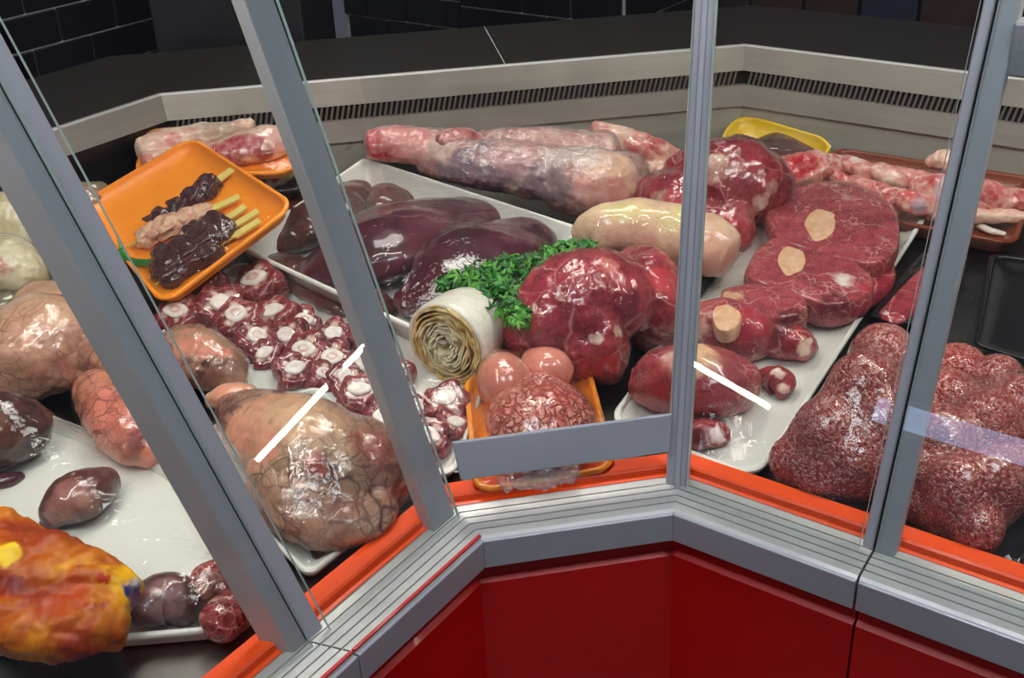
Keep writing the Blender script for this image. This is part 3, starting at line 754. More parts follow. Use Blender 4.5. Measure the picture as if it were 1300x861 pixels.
disc(922, 402, 17, .084, .022, M['marrow'], S6, seed=3., sx=1.1, ang=.4, lab='squared cream marrow bone')
S7 = loft('shank_piece', [(815, 487, 26, 26), (850, 482, 46, 44), (900, 486, 52, 48), (935, 488, 34, 34), (950, 488, 18, 20)], M['beef_slice'], 'big front shank piece with broad cream bone and speckled cut face', 'meat', base=b0, seed=7, cap=(.4, .3),
          paint=[(878, 448, 26, srgb(232, 190, 150), .95), (845, 458, 14, FAT, .5), (930, 468, 30, srgb(150, 70, 76), .7), (830, 480, 26, RED, .45), (860, 515, 30, RED, .4)], lump=(.004, 24))
S8 = loft('shank_piece', [(968, 478, 14, 13), (990, 484, 20, 18), (995, 500, 12, 12)], M['beef'], 'small dark shank offcut curled beside the big front piece', 'meat', base=b0, seed=8, paint=[(985, 466, 8, FAT, .8), (996, 500, 8, FAT, .5)])
S9 = loft('shank_piece', [(870, 545, 14, 14), (890, 552, 24, 20), (918, 552, 18, 14)], M['beef'], 'small dark shank end at the near edge of the long tray', 'meat', base=b0, seed=9, paint=[(918, 552, 12, FAT, .5), (885, 548, 14, DKRED, .8)])
film(shank_tray, QS, [S1, S2, S3, S4, S5, S6, S7, S8, S9], N=60)

# ---- two mince heaps
def heap(name, lumps, label, base=.004, vox=.0025, amp=.0019, sm_it=45):
    bm = bmesh.new()
    for (px, py, ra, rb, *bb) in lumps:
        b_ = bb[0] if bb else base
        X = P(px, py, b_+.02)
        for _ in range(4): X = P(px, py, b_+rb*mpp(X)*.9)
        r_ = ra*mpp(X)*1.1; rz = rb*mpp(X)*1.08
        m4 = Matrix.Translation(Vector(X)) @ Matrix.Diagonal((r_, r_, rz, 1)); bmesh.ops.create_icosphere(bm, subdivisions=3, radius=1., matrix=m4)
    me = bpy.data.meshes.new('t'); bm.to_mesh(me); bm.free(); tmp = bpy.data.objects.new('t', me); COL.objects.link(tmp)
    md = tmp.modifiers.new('r', 'REMESH'); md.mode = 'VOXEL'; md.voxel_size = vox
    sm = tmp.modifiers.new('s', 'SMOOTH'); sm.iterations = sm_it
    dg = bpy.context.evaluated_depsgraph_get(); ev = tmp.evaluated_get(dg).to_mesh()
    V = np.empty(len(ev.vertices)*3); ev.vertices.foreach_get('co', V); V = V.reshape(-1, 3); N_ = np.empty(len(V)*3); ev.vertices.foreach_get('normal', N_); N_ = N_.reshape(-1, 3)
    Fc = [tuple(p.vertices) for p in ev.polygons]; tmp.evaluated_get(dg).to_mesh_clear(); bpy.data.objects.remove(tmp)
    for i in range(len(V)):
        v = Vector(V[i]); wv = noise.noise_vector(v*60)*.35
        d = noise.voronoi((v*150)+wv)[0]; e = d[0]
        V[i] += N_[i]*amp*(.55-e+.8*noise.noise(v*45))
        zf = deck(V[i])+.003
        if V[i, 2] < zf: V[i, 2] = zf
    return tagit(obj(name, V, Fc, M['mince'], paint=np.zeros((len(V), 4))), label, 'minced meat')
QM1 = [P(980, 630, .016), P(1108, 664, .016), P(1228, 452, .018), P(1100, 408, .018)]
mt1 = tray('black_tray', QM1, .014, M['black'], 'black tray under the smooth mince heap', rc=.16)
H1 = heap('mince_heap', [(1010, 585, 34, 34), (1050, 560, 46, 60), (1095, 520, 50, 80), (1120, 470, 44, 62), (1090, 590, 44, 48), (1120, 560, 40, 66), (1138, 486, 40, 58), (1040, 600, 36, 34), (1136, 448, 30, 32)],
          'smooth mound of minced meat pressed under film beside the long white tray', sm_it=160)
film(mt1, QM1, [H1], N=50)
QM2 = [P(1126, 667, .016), P(1290, 727, .016), P(1480, 540, .018), P(1260, 458, .018)]
mt2 = tray('black_tray', QM2, .014, M['black'], 'black tray under the lumpy mince heap', rc=.14)
H2 = heap('mince_heap', [(1180, 474, 28, 38), (1215, 472, 34, 36), (1176, 525, 32, 46), (1205, 520, 40, 52), (1265, 490, 34, 40), (1190, 570, 44, 60), (1250, 550, 42, 60), (1290, 530, 40, 56), (1176, 610, 36, 44), (1215, 630, 40, 56), (1260, 620, 40, 56), (1240, 670, 32, 34), (1300, 610, 40, 44), (1195, 650, 28, 30), (1330, 560, 40, 46), (1166, 640, 24, 26)],
          'lumpy mound of coarse minced meat on a black tray')
film(mt2, QM2, [H2], N=50)
# flat wrapped meat pack behind the mince, and an empty dark tray beyond
QF = [P(1103, 399, .014), P(1165, 412, .014), P(1228, 335, .016), P(1172, 318, .016)]
ft = tray('black_tray', QF, .012, M['black'], 'narrow black tray with flat red steak behind the smooth mince', rc=.12)
fs = slab('flat_steak', [(1114, 396), (1150, 404), (1195, 360), (1208, 340), (1178, 334), (1145, 362)], .018, .012, M['beef'], 'flat dark red steak under film on a narrow black tray', 'meat', seed=12)
film(ft, QF, [fs], N=30)
QE = [P(1236, 436, .02), P(1420, 492, .02), P(1490, 350, .022), P(1256, 320, .022)]
tray('black_tray', QE, .018, M['black'], 'empty black tray behind the lumpy mince heap', rc=.14)

# ---- lamb pieces at the rear right, on an amber tray
QA = [P(1000, 255, .03), P(1290, 310, .03), P(1320, 225, .035), P(1062, 186, .04)]
at = tray('amber_tray', QA, .028, M['amber'], 'amber brown foam tray under the bony lamb pieces', rc=.14)
loft('lamb_neck', [(992, 212, 12, 14, .03), (1018, 216, 22, 22, .03), (1050, 212, 18, 18, .03), (1066, 212, 10, 10, .03)], M['bonymeat'], 'red lamb neck piece touching the yellow tray', 'meat', seed=20, lump=(.006, 45), ridge=(.003, 50, 6), paint=[(1015, 205, 26, srgb(196, 40, 52), .7)])
loft('lamb_shank', [(1072, 206, 9, 9, .035), (1095, 216, 14, 14, .035), (1130, 224, 15, 15, .035), (1170, 232, 15, 15, .035), (1205, 238, 16, 16, .035)], M['bonymeat'], 'long pale lamb shank lying across the amber tray', 'meat', seed=21, lump=(.004, 50), paint=[(1085, 196, 9, WHT, .7), (1120, 220, 16, FAT, .6)])
loft('lamb_shank', [(1060, 226, 10, 10, .03), (1090, 236, 13, 13, .03), (1130, 250, 15, 15, .03), (1160, 258, 15, 16, .03), (1185, 262, 10, 10, .03)], M['bonymeat'], 'shorter lamb shank with bloody knuckle in front of the long shank', 'meat', seed=22, lump=(.005, 50), paint=[(1068, 218, 10, RED, .7), (1155, 245, 12, RED, .6), (1170, 262, 10, srgb(176, 170, 190), .6)])
loft('lamb_joint', [(1182, 205, 9, 9, .06), (1200, 204, 14, 14, .06), (1222, 214, 14, 12, .05)], M['fatty'], 'pale round lamb knuckle on top of the shanks', 'meat', seed=23, lump=(.003, 50))
loft('lamb_shoulder', [(1165, 240, 16, 18, .025), (1210, 246, 24, 24, .025), (1255, 250, 22, 20, .025), (1300, 256, 16, 14, .025), (1340, 262, 12, 10, .025)], M['bonymeat'], 'lamb shoulder blade piece with grey membrane near the right end post', 'meat', seed=24, lump=(.005, 40), paint=[(1205, 240, 24, srgb(196, 180, 186), .8), (1262, 246, 10, RED, .4), (1180, 222, 10, RED, .6)])
loft('lamb_rib', [(1180, 272, 8, 8, .02), (1220, 274, 12, 10, .02), (1265, 274, 12, 9, .02), (1330, 276, 10, 8, .02)], M['fatty'], 'strip of pale lamb rib below the shoulder blade', 'meat', seed=25, lump=(.003, 50))
loft('lamb_bone', [(1230, 280, 4, 4, .012), (1255, 292, 5, 4, .01), (1275, 297, 4, 3, .006)], M['bone'], 'thin bare bone tip poking out of the lamb pieces', 'bone', seed=26, lump=(.0006, 50))

# ---- yellow tray with dark liver at the rear corner
QY = [P(905, 192, .03), P(1042, 205, .035), P(1062, 178, .055), P(935, 140, .06)]
yt = tray('yellow_tray', QY, .022, M['yellow_foam'], 'yellow foam tray of dark liver by the steel rear panel', rc=.4)
yl = slab('liver_piece', [(912, 184), (932, 168), (955, 176), (985, 166), (1018, 178), (1040, 192), (1020, 203), (950, 203)], .046, .03, M['liver'], 'dark liver piece lying in the yellow tray', 'liver', seed=30)
film(yt, QY, [yl], N=30)

# ---- beef joint on a black tray, tongue, front beef joint, rear rib
QB = [P(812, 318, .02), P(925, 342, .02), P(1008, 212, .03), P(900, 190, .03)]
bt = tray('black_tray', QB, .018, M['black'], 'black tray under the beef joint with white fat patch', rc=.2)
b1 = ublob('beef_joint', [[(812, 262, 18, 20), (840, 254, 36, 38), (875, 262, 44, 46)], [(860, 236, 30, 38), (905, 230, 52, 54), (948, 238, 56, 58), (980, 254, 34, 42)], [(900, 288, 36, 32), (940, 290, 36, 34)]], M['beef'],
          'wrapped beef joint with white fat patch on a black tray', 'meat', base=.008, seed=33, cap=(.5, .5),
          paint=[(905, 205, 15, FAT, .9), (905, 222, 10, FAT, .6), (850, 262, 26, srgb(214, 96, 100), .6), (955, 275, 22, srgb(214, 120, 116), .6), (925, 292, 24, RED, .7), (930, 235, 34, srgb(140, 58, 66), .6), (893, 275, 9, FAT, .8), (975, 262, 12, FAT, .6), (830, 250, 14, FAT, .4), (985, 240, 10, FAT, .4)])
skin_film(b1)
b2 = ublob('beef_joint', [[(648, 440, 22, 26), (685, 415, 56, 56), (730, 392, 76, 74), (768, 392, 66, 72), (786, 410, 44, 54)], [(740, 440, 44, 46), (775, 440, 44, 52)], [(806, 350, 38, 42), (826, 372, 40, 56), (832, 410, 36, 52)]], M['beef'],
          'large dark red beef joint wrapped in film beside the parsley', 'meat', base=.004, seed=35, cap=(.5, .5),
          paint=[(775, 330, 12, srgb(214, 130, 126), .7), (755, 425, 8, FAT, .6), (840, 350, 22, srgb(190, 60, 66), .7), (800, 385, 20, srgb(104, 24, 46), .7), (775, 470, 16, RED, .6), (790, 420, 8, FAT, .6), (700, 380, 30, srgb(150, 40, 66), .5), (820, 420, 8, FAT, .6), (690, 440, 26, srgb(110, 26, 50), .6)])
skin_film(b2)
tg = loft('beef_tongue', [(738, 300, 14, 20, .05), (760, 293, 28, 31, .05), (810, 288, 37, 36, .05), (865, 299, 39, 38, .05), (905, 315, 38, 38, .045), (925, 325, 29, 32, .045)], M['tongue'], 'pale tan beef tongue lying between the two beef joints', 'tongue', seed=36, lump=(.003, 24), cap=(.6, .22),
          paint=[(800, 268, 30, srgb(206, 190, 130), .7), (860, 276, 26, srgb(206, 190, 130), .6), (905, 330, 34, srgb(214, 160, 140), .9), (800, 315, 34, srgb(200, 150, 140), .7), (740, 292, 14, srgb(206, 172, 140), .6)])
rr = loft('lamb_rib', [(752, 172, 12, 20, .04), (785, 180, 15, 22, .03), (825, 192, 16, 20, .02), (862, 205, 12, 14, .01)], M['bonymeat'], 'pink rib flap standing behind the lamb leg', 'meat', seed=37, lump=(.003, 40), paint=[(775, 162, 24, FAT, .7), (765, 165, 8, RED, .4), (815, 185, 18, srgb(222, 120, 116), .6)])
loft('lamb_rib', [(810, 206, 12, 10, .01), (835, 214, 16, 12, .01), (860, 222, 12, 10, .01)], M['fatty'], 'small rib end tucked between lamb leg and beef joint', 'meat', seed=38, lump=(.003, 50), paint=[(835, 214, 9, srgb(206, 110, 90), .6)])
# leg of lamb
lg = ublob('lamb_haunch', [[(468, 184, 19, 19, .078), (500, 182, 25, 23, .072), (545, 188, 28, 26, .062), (590, 196, 30, 28, .054)], [(540, 204, 18, 16, .055), (590, 208, 32, 28, .048), (650, 212, 38, 34, .036), (705, 222, 38, 36, .026)], [(610, 190, 26, 24, .055), (665, 192, 32, 30, .05), (725, 192, 34, 28, .045), (775, 196, 28, 26, .045)], [(710, 226, 40, 40, .016), (755, 234, 42, 46, .012), (790, 232, 32, 40, .012), (808, 226, 18, 26, .012)], [(760, 262, 26, 22, .012), (780, 258, 22, 24, .012)]], M['lamb'],
          'whole leg of lamb in tight film along the rear panel', 'meat', seed=40, cap=(.35, .4),
          paint=[(468, 184, 24, srgb(206, 30, 40), .95), (488, 194, 20, srgb(196, 30, 44), .7), (512, 172, 26, srgb(226, 120, 112), .8), (520, 200, 14, srgb(226, 150, 136), .8), (575, 212, 34, PURP, .9), (625, 216, 40, PURP, .9), (690, 210, 40, srgb(140, 100, 112), .8), (650, 182, 30, srgb(206, 140, 132), .6), (770, 200, 30, FAT, .9), (800, 225, 30, srgb(240, 190, 150), .9), (765, 245, 24, srgb(226, 140, 126), .7), (725, 186, 30, srgb(220, 200, 190), .8), (560, 182, 20, srgb(226, 190, 176), .7), (790, 250, 18, srgb(226, 96, 96), .6)])
skin_film(lg, M['film_dull'])
lf = loft('lamb_flap', [(560, 176, 16, 10, .105), (590, 172, 16, 9, .105), (612, 178, 8, 6, .10)], M['lamb'], 'grey pink flap of meat behind the leg of lamb', 'meat', seed=41, lump=(.003, 30))

# ---- big white tray of liver
Q = [P(566, 436, .062), P(741, 289, .062), P(462, 199, .072), P(300, 312, .062)]
QLV = Q; lt = tray('foam_tray', Q, .058, M['white_foam'], 'large deep white foam tray of dark liver', rc=.07, rim=.006); b0 = .008
V1 = loft('liver_lobe', [(510, 385, 24, 17, b0), (550, 365, 61, 34, b0), (605, 332, 81, 40, b0), (660, 305, 54, 29, b0), (684, 298, 24, 18, b0)], M['liver'], 'purple dark liver lobe with a rough cut edge next to the parsley', 'liver', seed=50, lump=(.005, 14), cap=(.4, .4), paint=[(560, 335, 40, srgb(72, 18, 30), .7), (660, 300, 26, srgb(112, 66, 76), .6)])
V2 = loft('liver_lobe', [(390, 345, 37, 15, b0), (435, 330, 68, 31, b0), (490, 308, 78, 37, b0), (550, 284, 63, 29, b0), (610, 272, 41, 22, b0)], M['liver'], 'long smooth liver lobe crossing the middle of the deep tray', 'liver', seed=51, lump=(.004, 14), cap=(.4, .5), paint=[(560, 280, 30, srgb(116, 66, 76), .6)])
V3 = loft('liver_lobe', [(330, 316, 27, 12, b0), (365, 292, 51, 22, b0), (410, 266, 54, 24, b0), (450, 246, 34, 18, b0)], M['liver_brown'], 'mottled brown liver lobe under the kebab tray corner', 'liver', seed=52, lump=(.006, 28), cap=(.4, .4), ridge=(.002, 40, 6))
V4 = loft('liver_lobe', [(455, 262, 20, 12, b0), (490, 252, 39, 18, b0), (525, 252, 22, 13, b0)], M['liver_brown'], 'greyish brown liver lobe at the back of the deep tray', 'liver', seed=53, lump=(.004, 26), cap=(.5, .3), paint=[(500, 245, 30, srgb(104, 78, 70), .7)])
V5 = loft('liver_lobe', [(335, 332, 20, 9, b0), (380, 348, 34, 12, b0), (430, 372, 41, 15, b0), (480, 394, 32, 12, b0)], M['liver_brown'], 'ragged liver strip along the front wall of the deep tray', 'liver', seed=54, lump=(.006, 34), ridge=(.002, 45, 6))
film(lt, QLV, [V1, V2, V3, V4, V5], N=60, wr=.0012)

# ---- white tray of oxtail slices
Q = [P(178, 446, .022), P(574, 612, .024), P(622, 472, .026), P(300, 326, .03)]
QX = Q; xt = tray('foam_tray', Q, .02, M['white_foam'], 'white foam tray full of oxtail slices', rc=.16, rim=.006)
def oxtail_meshes(k):
    """short tail segment: lobed muscle ring round a white bone"""
    n = 40; prof = [(.0, -1), (.6, -1), (.9, -.92), (1.03, -.6), (1.07, 0), (1.03, .55), (.93, .9), (.75, 1.), (.5, .96), (.0, .95)]
    V = []; Fc = []
    for j, (r, z) in enumerate(prof):
        for i in range(n):
            a = 2*math.pi*i/n; q = 1+.10*math.cos(5*a+k)+.07*math.cos(3*a+2*k)+.05*math.sin(9*a+k)
            x, y = r*q*math.cos(a), r*q*math.sin(a); zz = z*.62+.06*noise.noise(Vector((x*2, y*2, k*3.+z)))
            V.append((x, y, zz))
    for j in range(len(prof)-1):
        for i in range(n): Fc.append((j*n+i, j*n+(i+1) % n, (j+1)*n+(i+1) % n, (j+1)*n+i))
    me = bpy.data.meshes.new('oxtail_slice'); me.from_pydata(V, [], Fc); me.materials.append(M['oxtail_cut'])
    bm = bmesh.new(); bm.from_mesh(me); bmesh.ops.remove_doubles(bm, verts=bm.verts, dist=1e-5); bmesh.ops.recalc_face_normals(bm, faces=bm.faces); bm.to_mesh(me); bm.free()
    me.polygons.foreach_set('use_smooth', [True]*len(me.polygons))
    a = me.color_attributes.new('paint', 'FLOAT_COLOR', 'POINT')
    for i, v in enumerate(me.vertices):
        rr_ = math.hypot(v.co.x, v.co.y); m_ = 0.
        if v.co.z > .45: m_ = max(0, 1-abs(rr_-.56)/.12)*.8
        a.data[i].color = (*FAT[:3], m_)
    # bone
    V = []; Fc = []; n = 24
    for j, (r, z) in enumerate([(.50, .3), (.50, .64), (.46, .69), (.34, .71), (.2, .69), (.0, .68)]):
        for i in range(n):
            an = 2*math.pi*i/n; q = 1+.10*math.cos(2*an+k)+.05*math.cos(4*an); V.append((r*q*math.cos(an), r*q*math.sin(an)*.82, z))
    for j in range(5):
        for i in range(n): Fc.append((j*n+i, j*n+(i+1) % n, (j+1)*n+(i+1) % n, (j+1)*n+i))
    mb = bpy.data.meshes.new('bone'); mb.from_pydata(V, [], Fc); mb.materials.append(M['bone_cut'])
    bm = bmesh.new(); bm.from_mesh(mb); bmesh.ops.remove_doubles(bm, verts=bm.verts, dist=1e-5); bmesh.ops.recalc_face_normals(bm, faces=bm.faces); bm.to_mesh(mb); bm.free()
    mb.polygons.foreach_set('use_smooth', [True]*len(mb.polygons))
    ca = mb.color_attributes.new('paint', 'FLOAT_COLOR', 'POINT')
    for i, v in enumerate(mb.vertices):
        rr_ = math.hypot(v.co.x, v.co.y/.82); ca.data[i].color = (*srgb(196, 110, 100)[:3], .55 if k % 2 and .1 < rr_ < .24 else 0.)
    return me, mb
OXP = [oxtail_meshes(k) for k in range(4)]
rnd = random.Random(4); ox_objs = []
OX = [(250, 366, 31), (331, 362, 30), (280, 391, 30), (304, 407, 28), (353, 402, 26), (383, 409, 21), (369, 428, 23), (324, 432, 25), (339, 449, 19), (391, 448, 27), (425, 427, 22), (470, 424, 25), (372, 470, 23), (424, 456, 25), (470, 466, 27), (496, 474, 26), (458, 502, 26), (228, 400, 27), (502, 508, 27), (488, 536, 27), (516, 550, 25), (545, 556, 25), (568, 512, 27), (530, 585, 23), (236, 345, 24), (408, 478, 20), (440, 480, 22), (525, 520, 22), (575, 540, 20)]
for i, (px, py, rp) in enumerate(OX):
    ma, mb_ = OXP[i % 4]
    X = P(px, py+rp*.35, .012); r_ = rp*mpp(X)*1.08
    X = P(px, py+rp*.12, .007+r_*.62)
    o_ = bpy.data.objects.new('oxtail_slice', ma); COL.objects.link(o_); tagit(o_, 'dark red oxtail slice with a white bone centre on the white tray', 'oxtail', 'oxtail slices under film on the white tray')
    o_.location = X; o_.scale = (r_, r_, r_)
    o_.rotation_euler = (math.radians(rnd.uniform(15, 42)), math.radians(rnd.uniform(-22, 18)), rnd.uniform(-.5, .5))
    b_ = bpy.data.objects.new('bone', mb_); COL.objects.link(b_); b_.parent = o_; b_['label'] = 'white bone'
    ox_objs.append(o_)
def film_multi(parent, Q, objs, **k):
    tmp = []
    for o_ in objs:
        mw = Matrix.LocRotScale(o_.location, o_.rotation_euler, o_.scale)
        me = bpy.data.meshes.new('t'); me.from_pydata([tuple(mw @ v.co) for v in o_.data.vertices], [], [tuple(p.vertices) for p in o_.data.polygons])
        t_ = bpy.data.objects.new('t', me); tmp.append(t_)
    f_ = film(parent, Q, tmp, **k)
    for t_ in tmp: bpy.data.objects.remove(t_)
    return f_
film_multi(xt, QX, ox_objs, N=56)

# ---- orange tray with a pair of pink glands and a brain
Q = [P(602, 624, .034), P(784, 593, .034), P(740, 428, .034), P(588, 478, .036)]
QO = Q; ot = tray('orange_tray', Q, .022, M['orange_foam'], 'orange foam tray holding the brain, pushed against the bumper strip', rc=.28, rim=.007)
b0 = .010
G1 = loft('pink_gland', [(634, 468, 24, 26), (641, 486, 36, 38), (648, 506, 30, 30)], M['pink'], 'smooth pink gland left of its twin, next to the tripe roll', 'organ', base=b0+.006, seed=60, lump=(.0015, 14), cap=(.7, .7))
G2 = loft('pink_gland', [(676, 468, 24, 28), (698, 472, 30, 32), (714, 480, 18, 24)], M['pink'], 'smooth pink gland leaning on the orange tray rim beside the beef joint', 'organ', base=b0+.006, seed=61, lump=(.0015, 14), cap=(.6, .6))
def gyri(v, n_):
    q = Vector(v)*55; wv = noise.noise_vector(q*.6)*1.3; e = noise.voronoi(q+wv)[0]; return .0022*min(1., (e[1]-e[0])*2.2)-.0012
B1 = loft('brain', [(686, 500, 40, 24), (686, 530, 68, 46), (686, 562, 60, 42), (690, 588, 34, 24)], M['brain'], 'pink brain with red folds on the orange tray', 'brain', base=b0, seed=62, lump=(.001, 20), cap=(.4, .5), nr=70, ns=72, sub=0, extra=gyri)
# longitudinal groove
me = B1.data; Wv = worldverts(B1); cx_ = (P(683, 500, .05)+P(688, 580, .05))/2
dgv = P(688, 590, .05)-P(682, 490, .05); dgv /= np.linalg.norm(dgv); sd = np.cross(dgv, (0, 0, 1.)); sd /= np.linalg.norm(sd)
for i, v in enumerate(me.vertices):
    q = (Wv[i]-cx_)@sd
    if Wv[i][2] > cx_[2]-.03: v.co.z -= .007*math.exp(-(q/.0035)**2)
B2 = loft('brain_stem', [(668, 494, 16, 13, .052), (686, 488, 18, 14, .054), (704, 492, 14, 11, .052)], M['brain'], parent=B1, seed=63, lump=(.003, 60), extra=gyri)
film(ot, QO, [G1, G2, B1], N=46, wr=.0008)
# twist of film at the near edge
V, Fc = loft_vf([(640, 614, 6, 5, .036), (665, 608, 14, 9, .036), (700, 604, 18, 11, .036), (725, 600, 10, 8, .036), (735, 598, 4, 4, .036)], lump=(.006, 90), seed=70, ridge=(.004, 70, 5), clamp=False, nr=50)
fk = obj('film_twist', V, Fc, M['film_dull'], ot); fk['label'] = 'gathered twist of clear film'

# ---- tripe roll
fc = P(566, 438, .058); r0 = 60*mpp(fc)
axis = np.array([.66, .75, 0.02]); axis /= np.linalg.norm(axis); ux = np.cross(axis, (0, 0, 1.)); ux /= np.linalg.norm(ux); uz = np.cross(ux, axis)
tr_ = thing('tripe_roll', fc-np.array([0, 0, r0]), 'rolled white tripe with layered spiral end in front of the liver tray', 'tripe')
LEN = .088
def roll_pt(th, r_, s):
    w_ = 1-.10*s-.26*max(0, s-.55)**2*2.2
    return fc+axis*(LEN*s)+(ux*math.cos(th)*.95+uz*math.sin(th)*1.0)*r_*w_
V = []; Fc = []; nt, turns = 700, 10.3
for i in range(nt+1):
    f_ = i/nt; th = 2*math.pi*turns*f_; rr_ = r0*(.18+.72*f_**.9); wob = 1+(.10-.06*f_)*noise.noise(Vector((math.cos(th)*1.6, math.sin(th)*1.6, f_*5)))*2.+.02*noise.noise(Vector((f_*120, 1, 2)))
    jit = -.04+.10*noise.noise(Vector((math.cos(th)*2.5, math.sin(th)*2.5, f_*22)))
    for q in (-.011, .011):
        for s in (jit, .45): V.append(roll_pt(th, rr_*wob+q*r0*2, s))
for i in range(nt):
    a, b = i*4, i*4+4
    Fc += [(a, a+2, b+2, b), (a+2, a+3, b+3, b+2), (a+1, b+1, b+3, a+3), (a, b, b+1, a+1)]
V = np.array(V); col = np.zeros((len(V), 4))
for i in range(nt+1):
    f_ = i/nt; m_ = max(0., min(1., (.62-f_)/.25))
    for q in range(4): col[i*4+q] = (*srgb(232, 224, 194)[:3], m_)
lay = obj('spiral_layers', V, Fc, M['tripe_layer'], tr_, paint=col, sharp=60); lay['label'] = 'golden brown layered spiral'
V = []; Fc = []; na = 48; prof = [(.88, .015), (.93, -.01), (1., .01), (1.02, .1), (1.02, .3), (1.0, .55), (.97, .75), (.88, .92), (.66, 1.), (.3, 1.03), (0.01, 1.04)]
prof = [(.84, .3), (.86, .05)]+prof
for r_, s in prof:
    for k in range(na):
        th = 2*math.pi*k/na; V.append(roll_pt(th, r0*r_*(1+.03*math.sin(2*th+1)+.02*noise.noise(Vector((math.cos(th)*2, math.sin(th)*2, s*3)))), s))
for j in range(len(prof)-1):
    for k in range(na): Fc.append((j*na+k, j*na+(k+1) % na, (j+1)*na+(k+1) % na, (j+1)*na+k))
V = np.array(V); V[:, 2] = np.maximum(V[:, 2], [deck(v)+.001 for v in V])
obj('outer_wrap', V, Fc, M['tripe'], tr_, paint=np.zeros((len(V), 4)))

# ---- parsley
pc = P(655, 365, .07)
pz = thing('parsley_bunch', P(655, 372, .05), 'bright green parsley bunch between the liver tray and the beef joint', 'parsley')
def leaf_mesh(k):
    rn = random.Random(k); lob = []
    for j in range(3):
        a0 = (j-1)*.95
        for da, r_ in ((-.34, .62), (-.20, .86), (-.12, .78), (0., 1.05), (.12, .8), (.22, .9), (.34, .6)):
            lob.append((a0+da, r_*(1. if j == 1 else .85)*rn.uniform(.9, 1.1)))
        if j < 2: lob.append((a0+.475, .36))
    V = [(0, 0, 0)]+[(math.sin(a)*r_, math.cos(a)*r_, .16*math.sin(r_*4+a*5+k)) for a, r_ in lob]
    V += [(x*.5, y*.5, z*.3+.12) for x, y, z in V[1:]]
    n = len(lob); Fc = [(0, 1+n+i, 2+n+i) for i in range(n-1)]+[(1+n+i, 1+i, 2+i, 2+n+i) for i in range(n-1)]
    me = bpy.data.meshes.new('leaf'); me.from_pydata(V, [], Fc); me.materials.append(M['leaf']); me.polygons.foreach_set('use_smooth', [True]*len(me.polygons)); return me
LM = [leaf_mesh(k) for k in range(5)]; rn = random.Random(12); stems = MB()
def parsley_tuft(px, py, h, rpx, n, sz=.0135):
    c_ = P(px, py, h); R_ = rpx*mpp(c_)
    stems.add(*tube_vf([pc-[0, 0, .012], (pc+c_)/2-[0, 0, .006], c_], [.0014, .0011, .0007], 6))
    for _ in range(n):
        d = np.array([rn.gauss(0, 1) for _ in range(3)]); d /= np.linalg.norm(d); d[2] = abs(d[2])*.8+.05 if rn.random() < .8 else d[2]
        p_ = c_+d*R_*rn.uniform(.5, 1.05)*np.array([1, 1, .75])
        l_ = bpy.data.objects.new('leaf', rn.choice(LM)); COL.objects.link(l_); l_.parent = pz; l_.location = Vector(p_)-pz.location
        nrm = Vector(d+np.array([0, -.35, .5])).normalized(); q = nrm.to_track_quat('Z', 'Y') @ Matrix.Rotation(rn.uniform(0, 6.28), 3, 'Z').to_quaternion()
        l_.rotation_mode = 'QUATERNION'; l_.rotation_quaternion = q; s_ = sz*rn.uniform(.75, 1.3); l_.scale = (s_, s_, s_)
for tf in [(570, 362, .075, 18, 18), (588, 356, .08, 22, 26), (612, 350, .09, 24, 28), (640, 344, .10, 24, 30), (668, 338, .105, 24, 30), (640, 366, .105, 22, 26), (695, 330, .125, 24, 30), (722, 322, .135, 22, 30), (744, 318, .14, 14, 18), (645, 390, .10, 24, 28), (660, 404, .10, 20, 26), (615, 372, .095, 20, 20), (682, 352, .105, 18, 14)]: parsley_tuft(*tf)
st_ = stems.build('stems', M['stem'], pz, True)

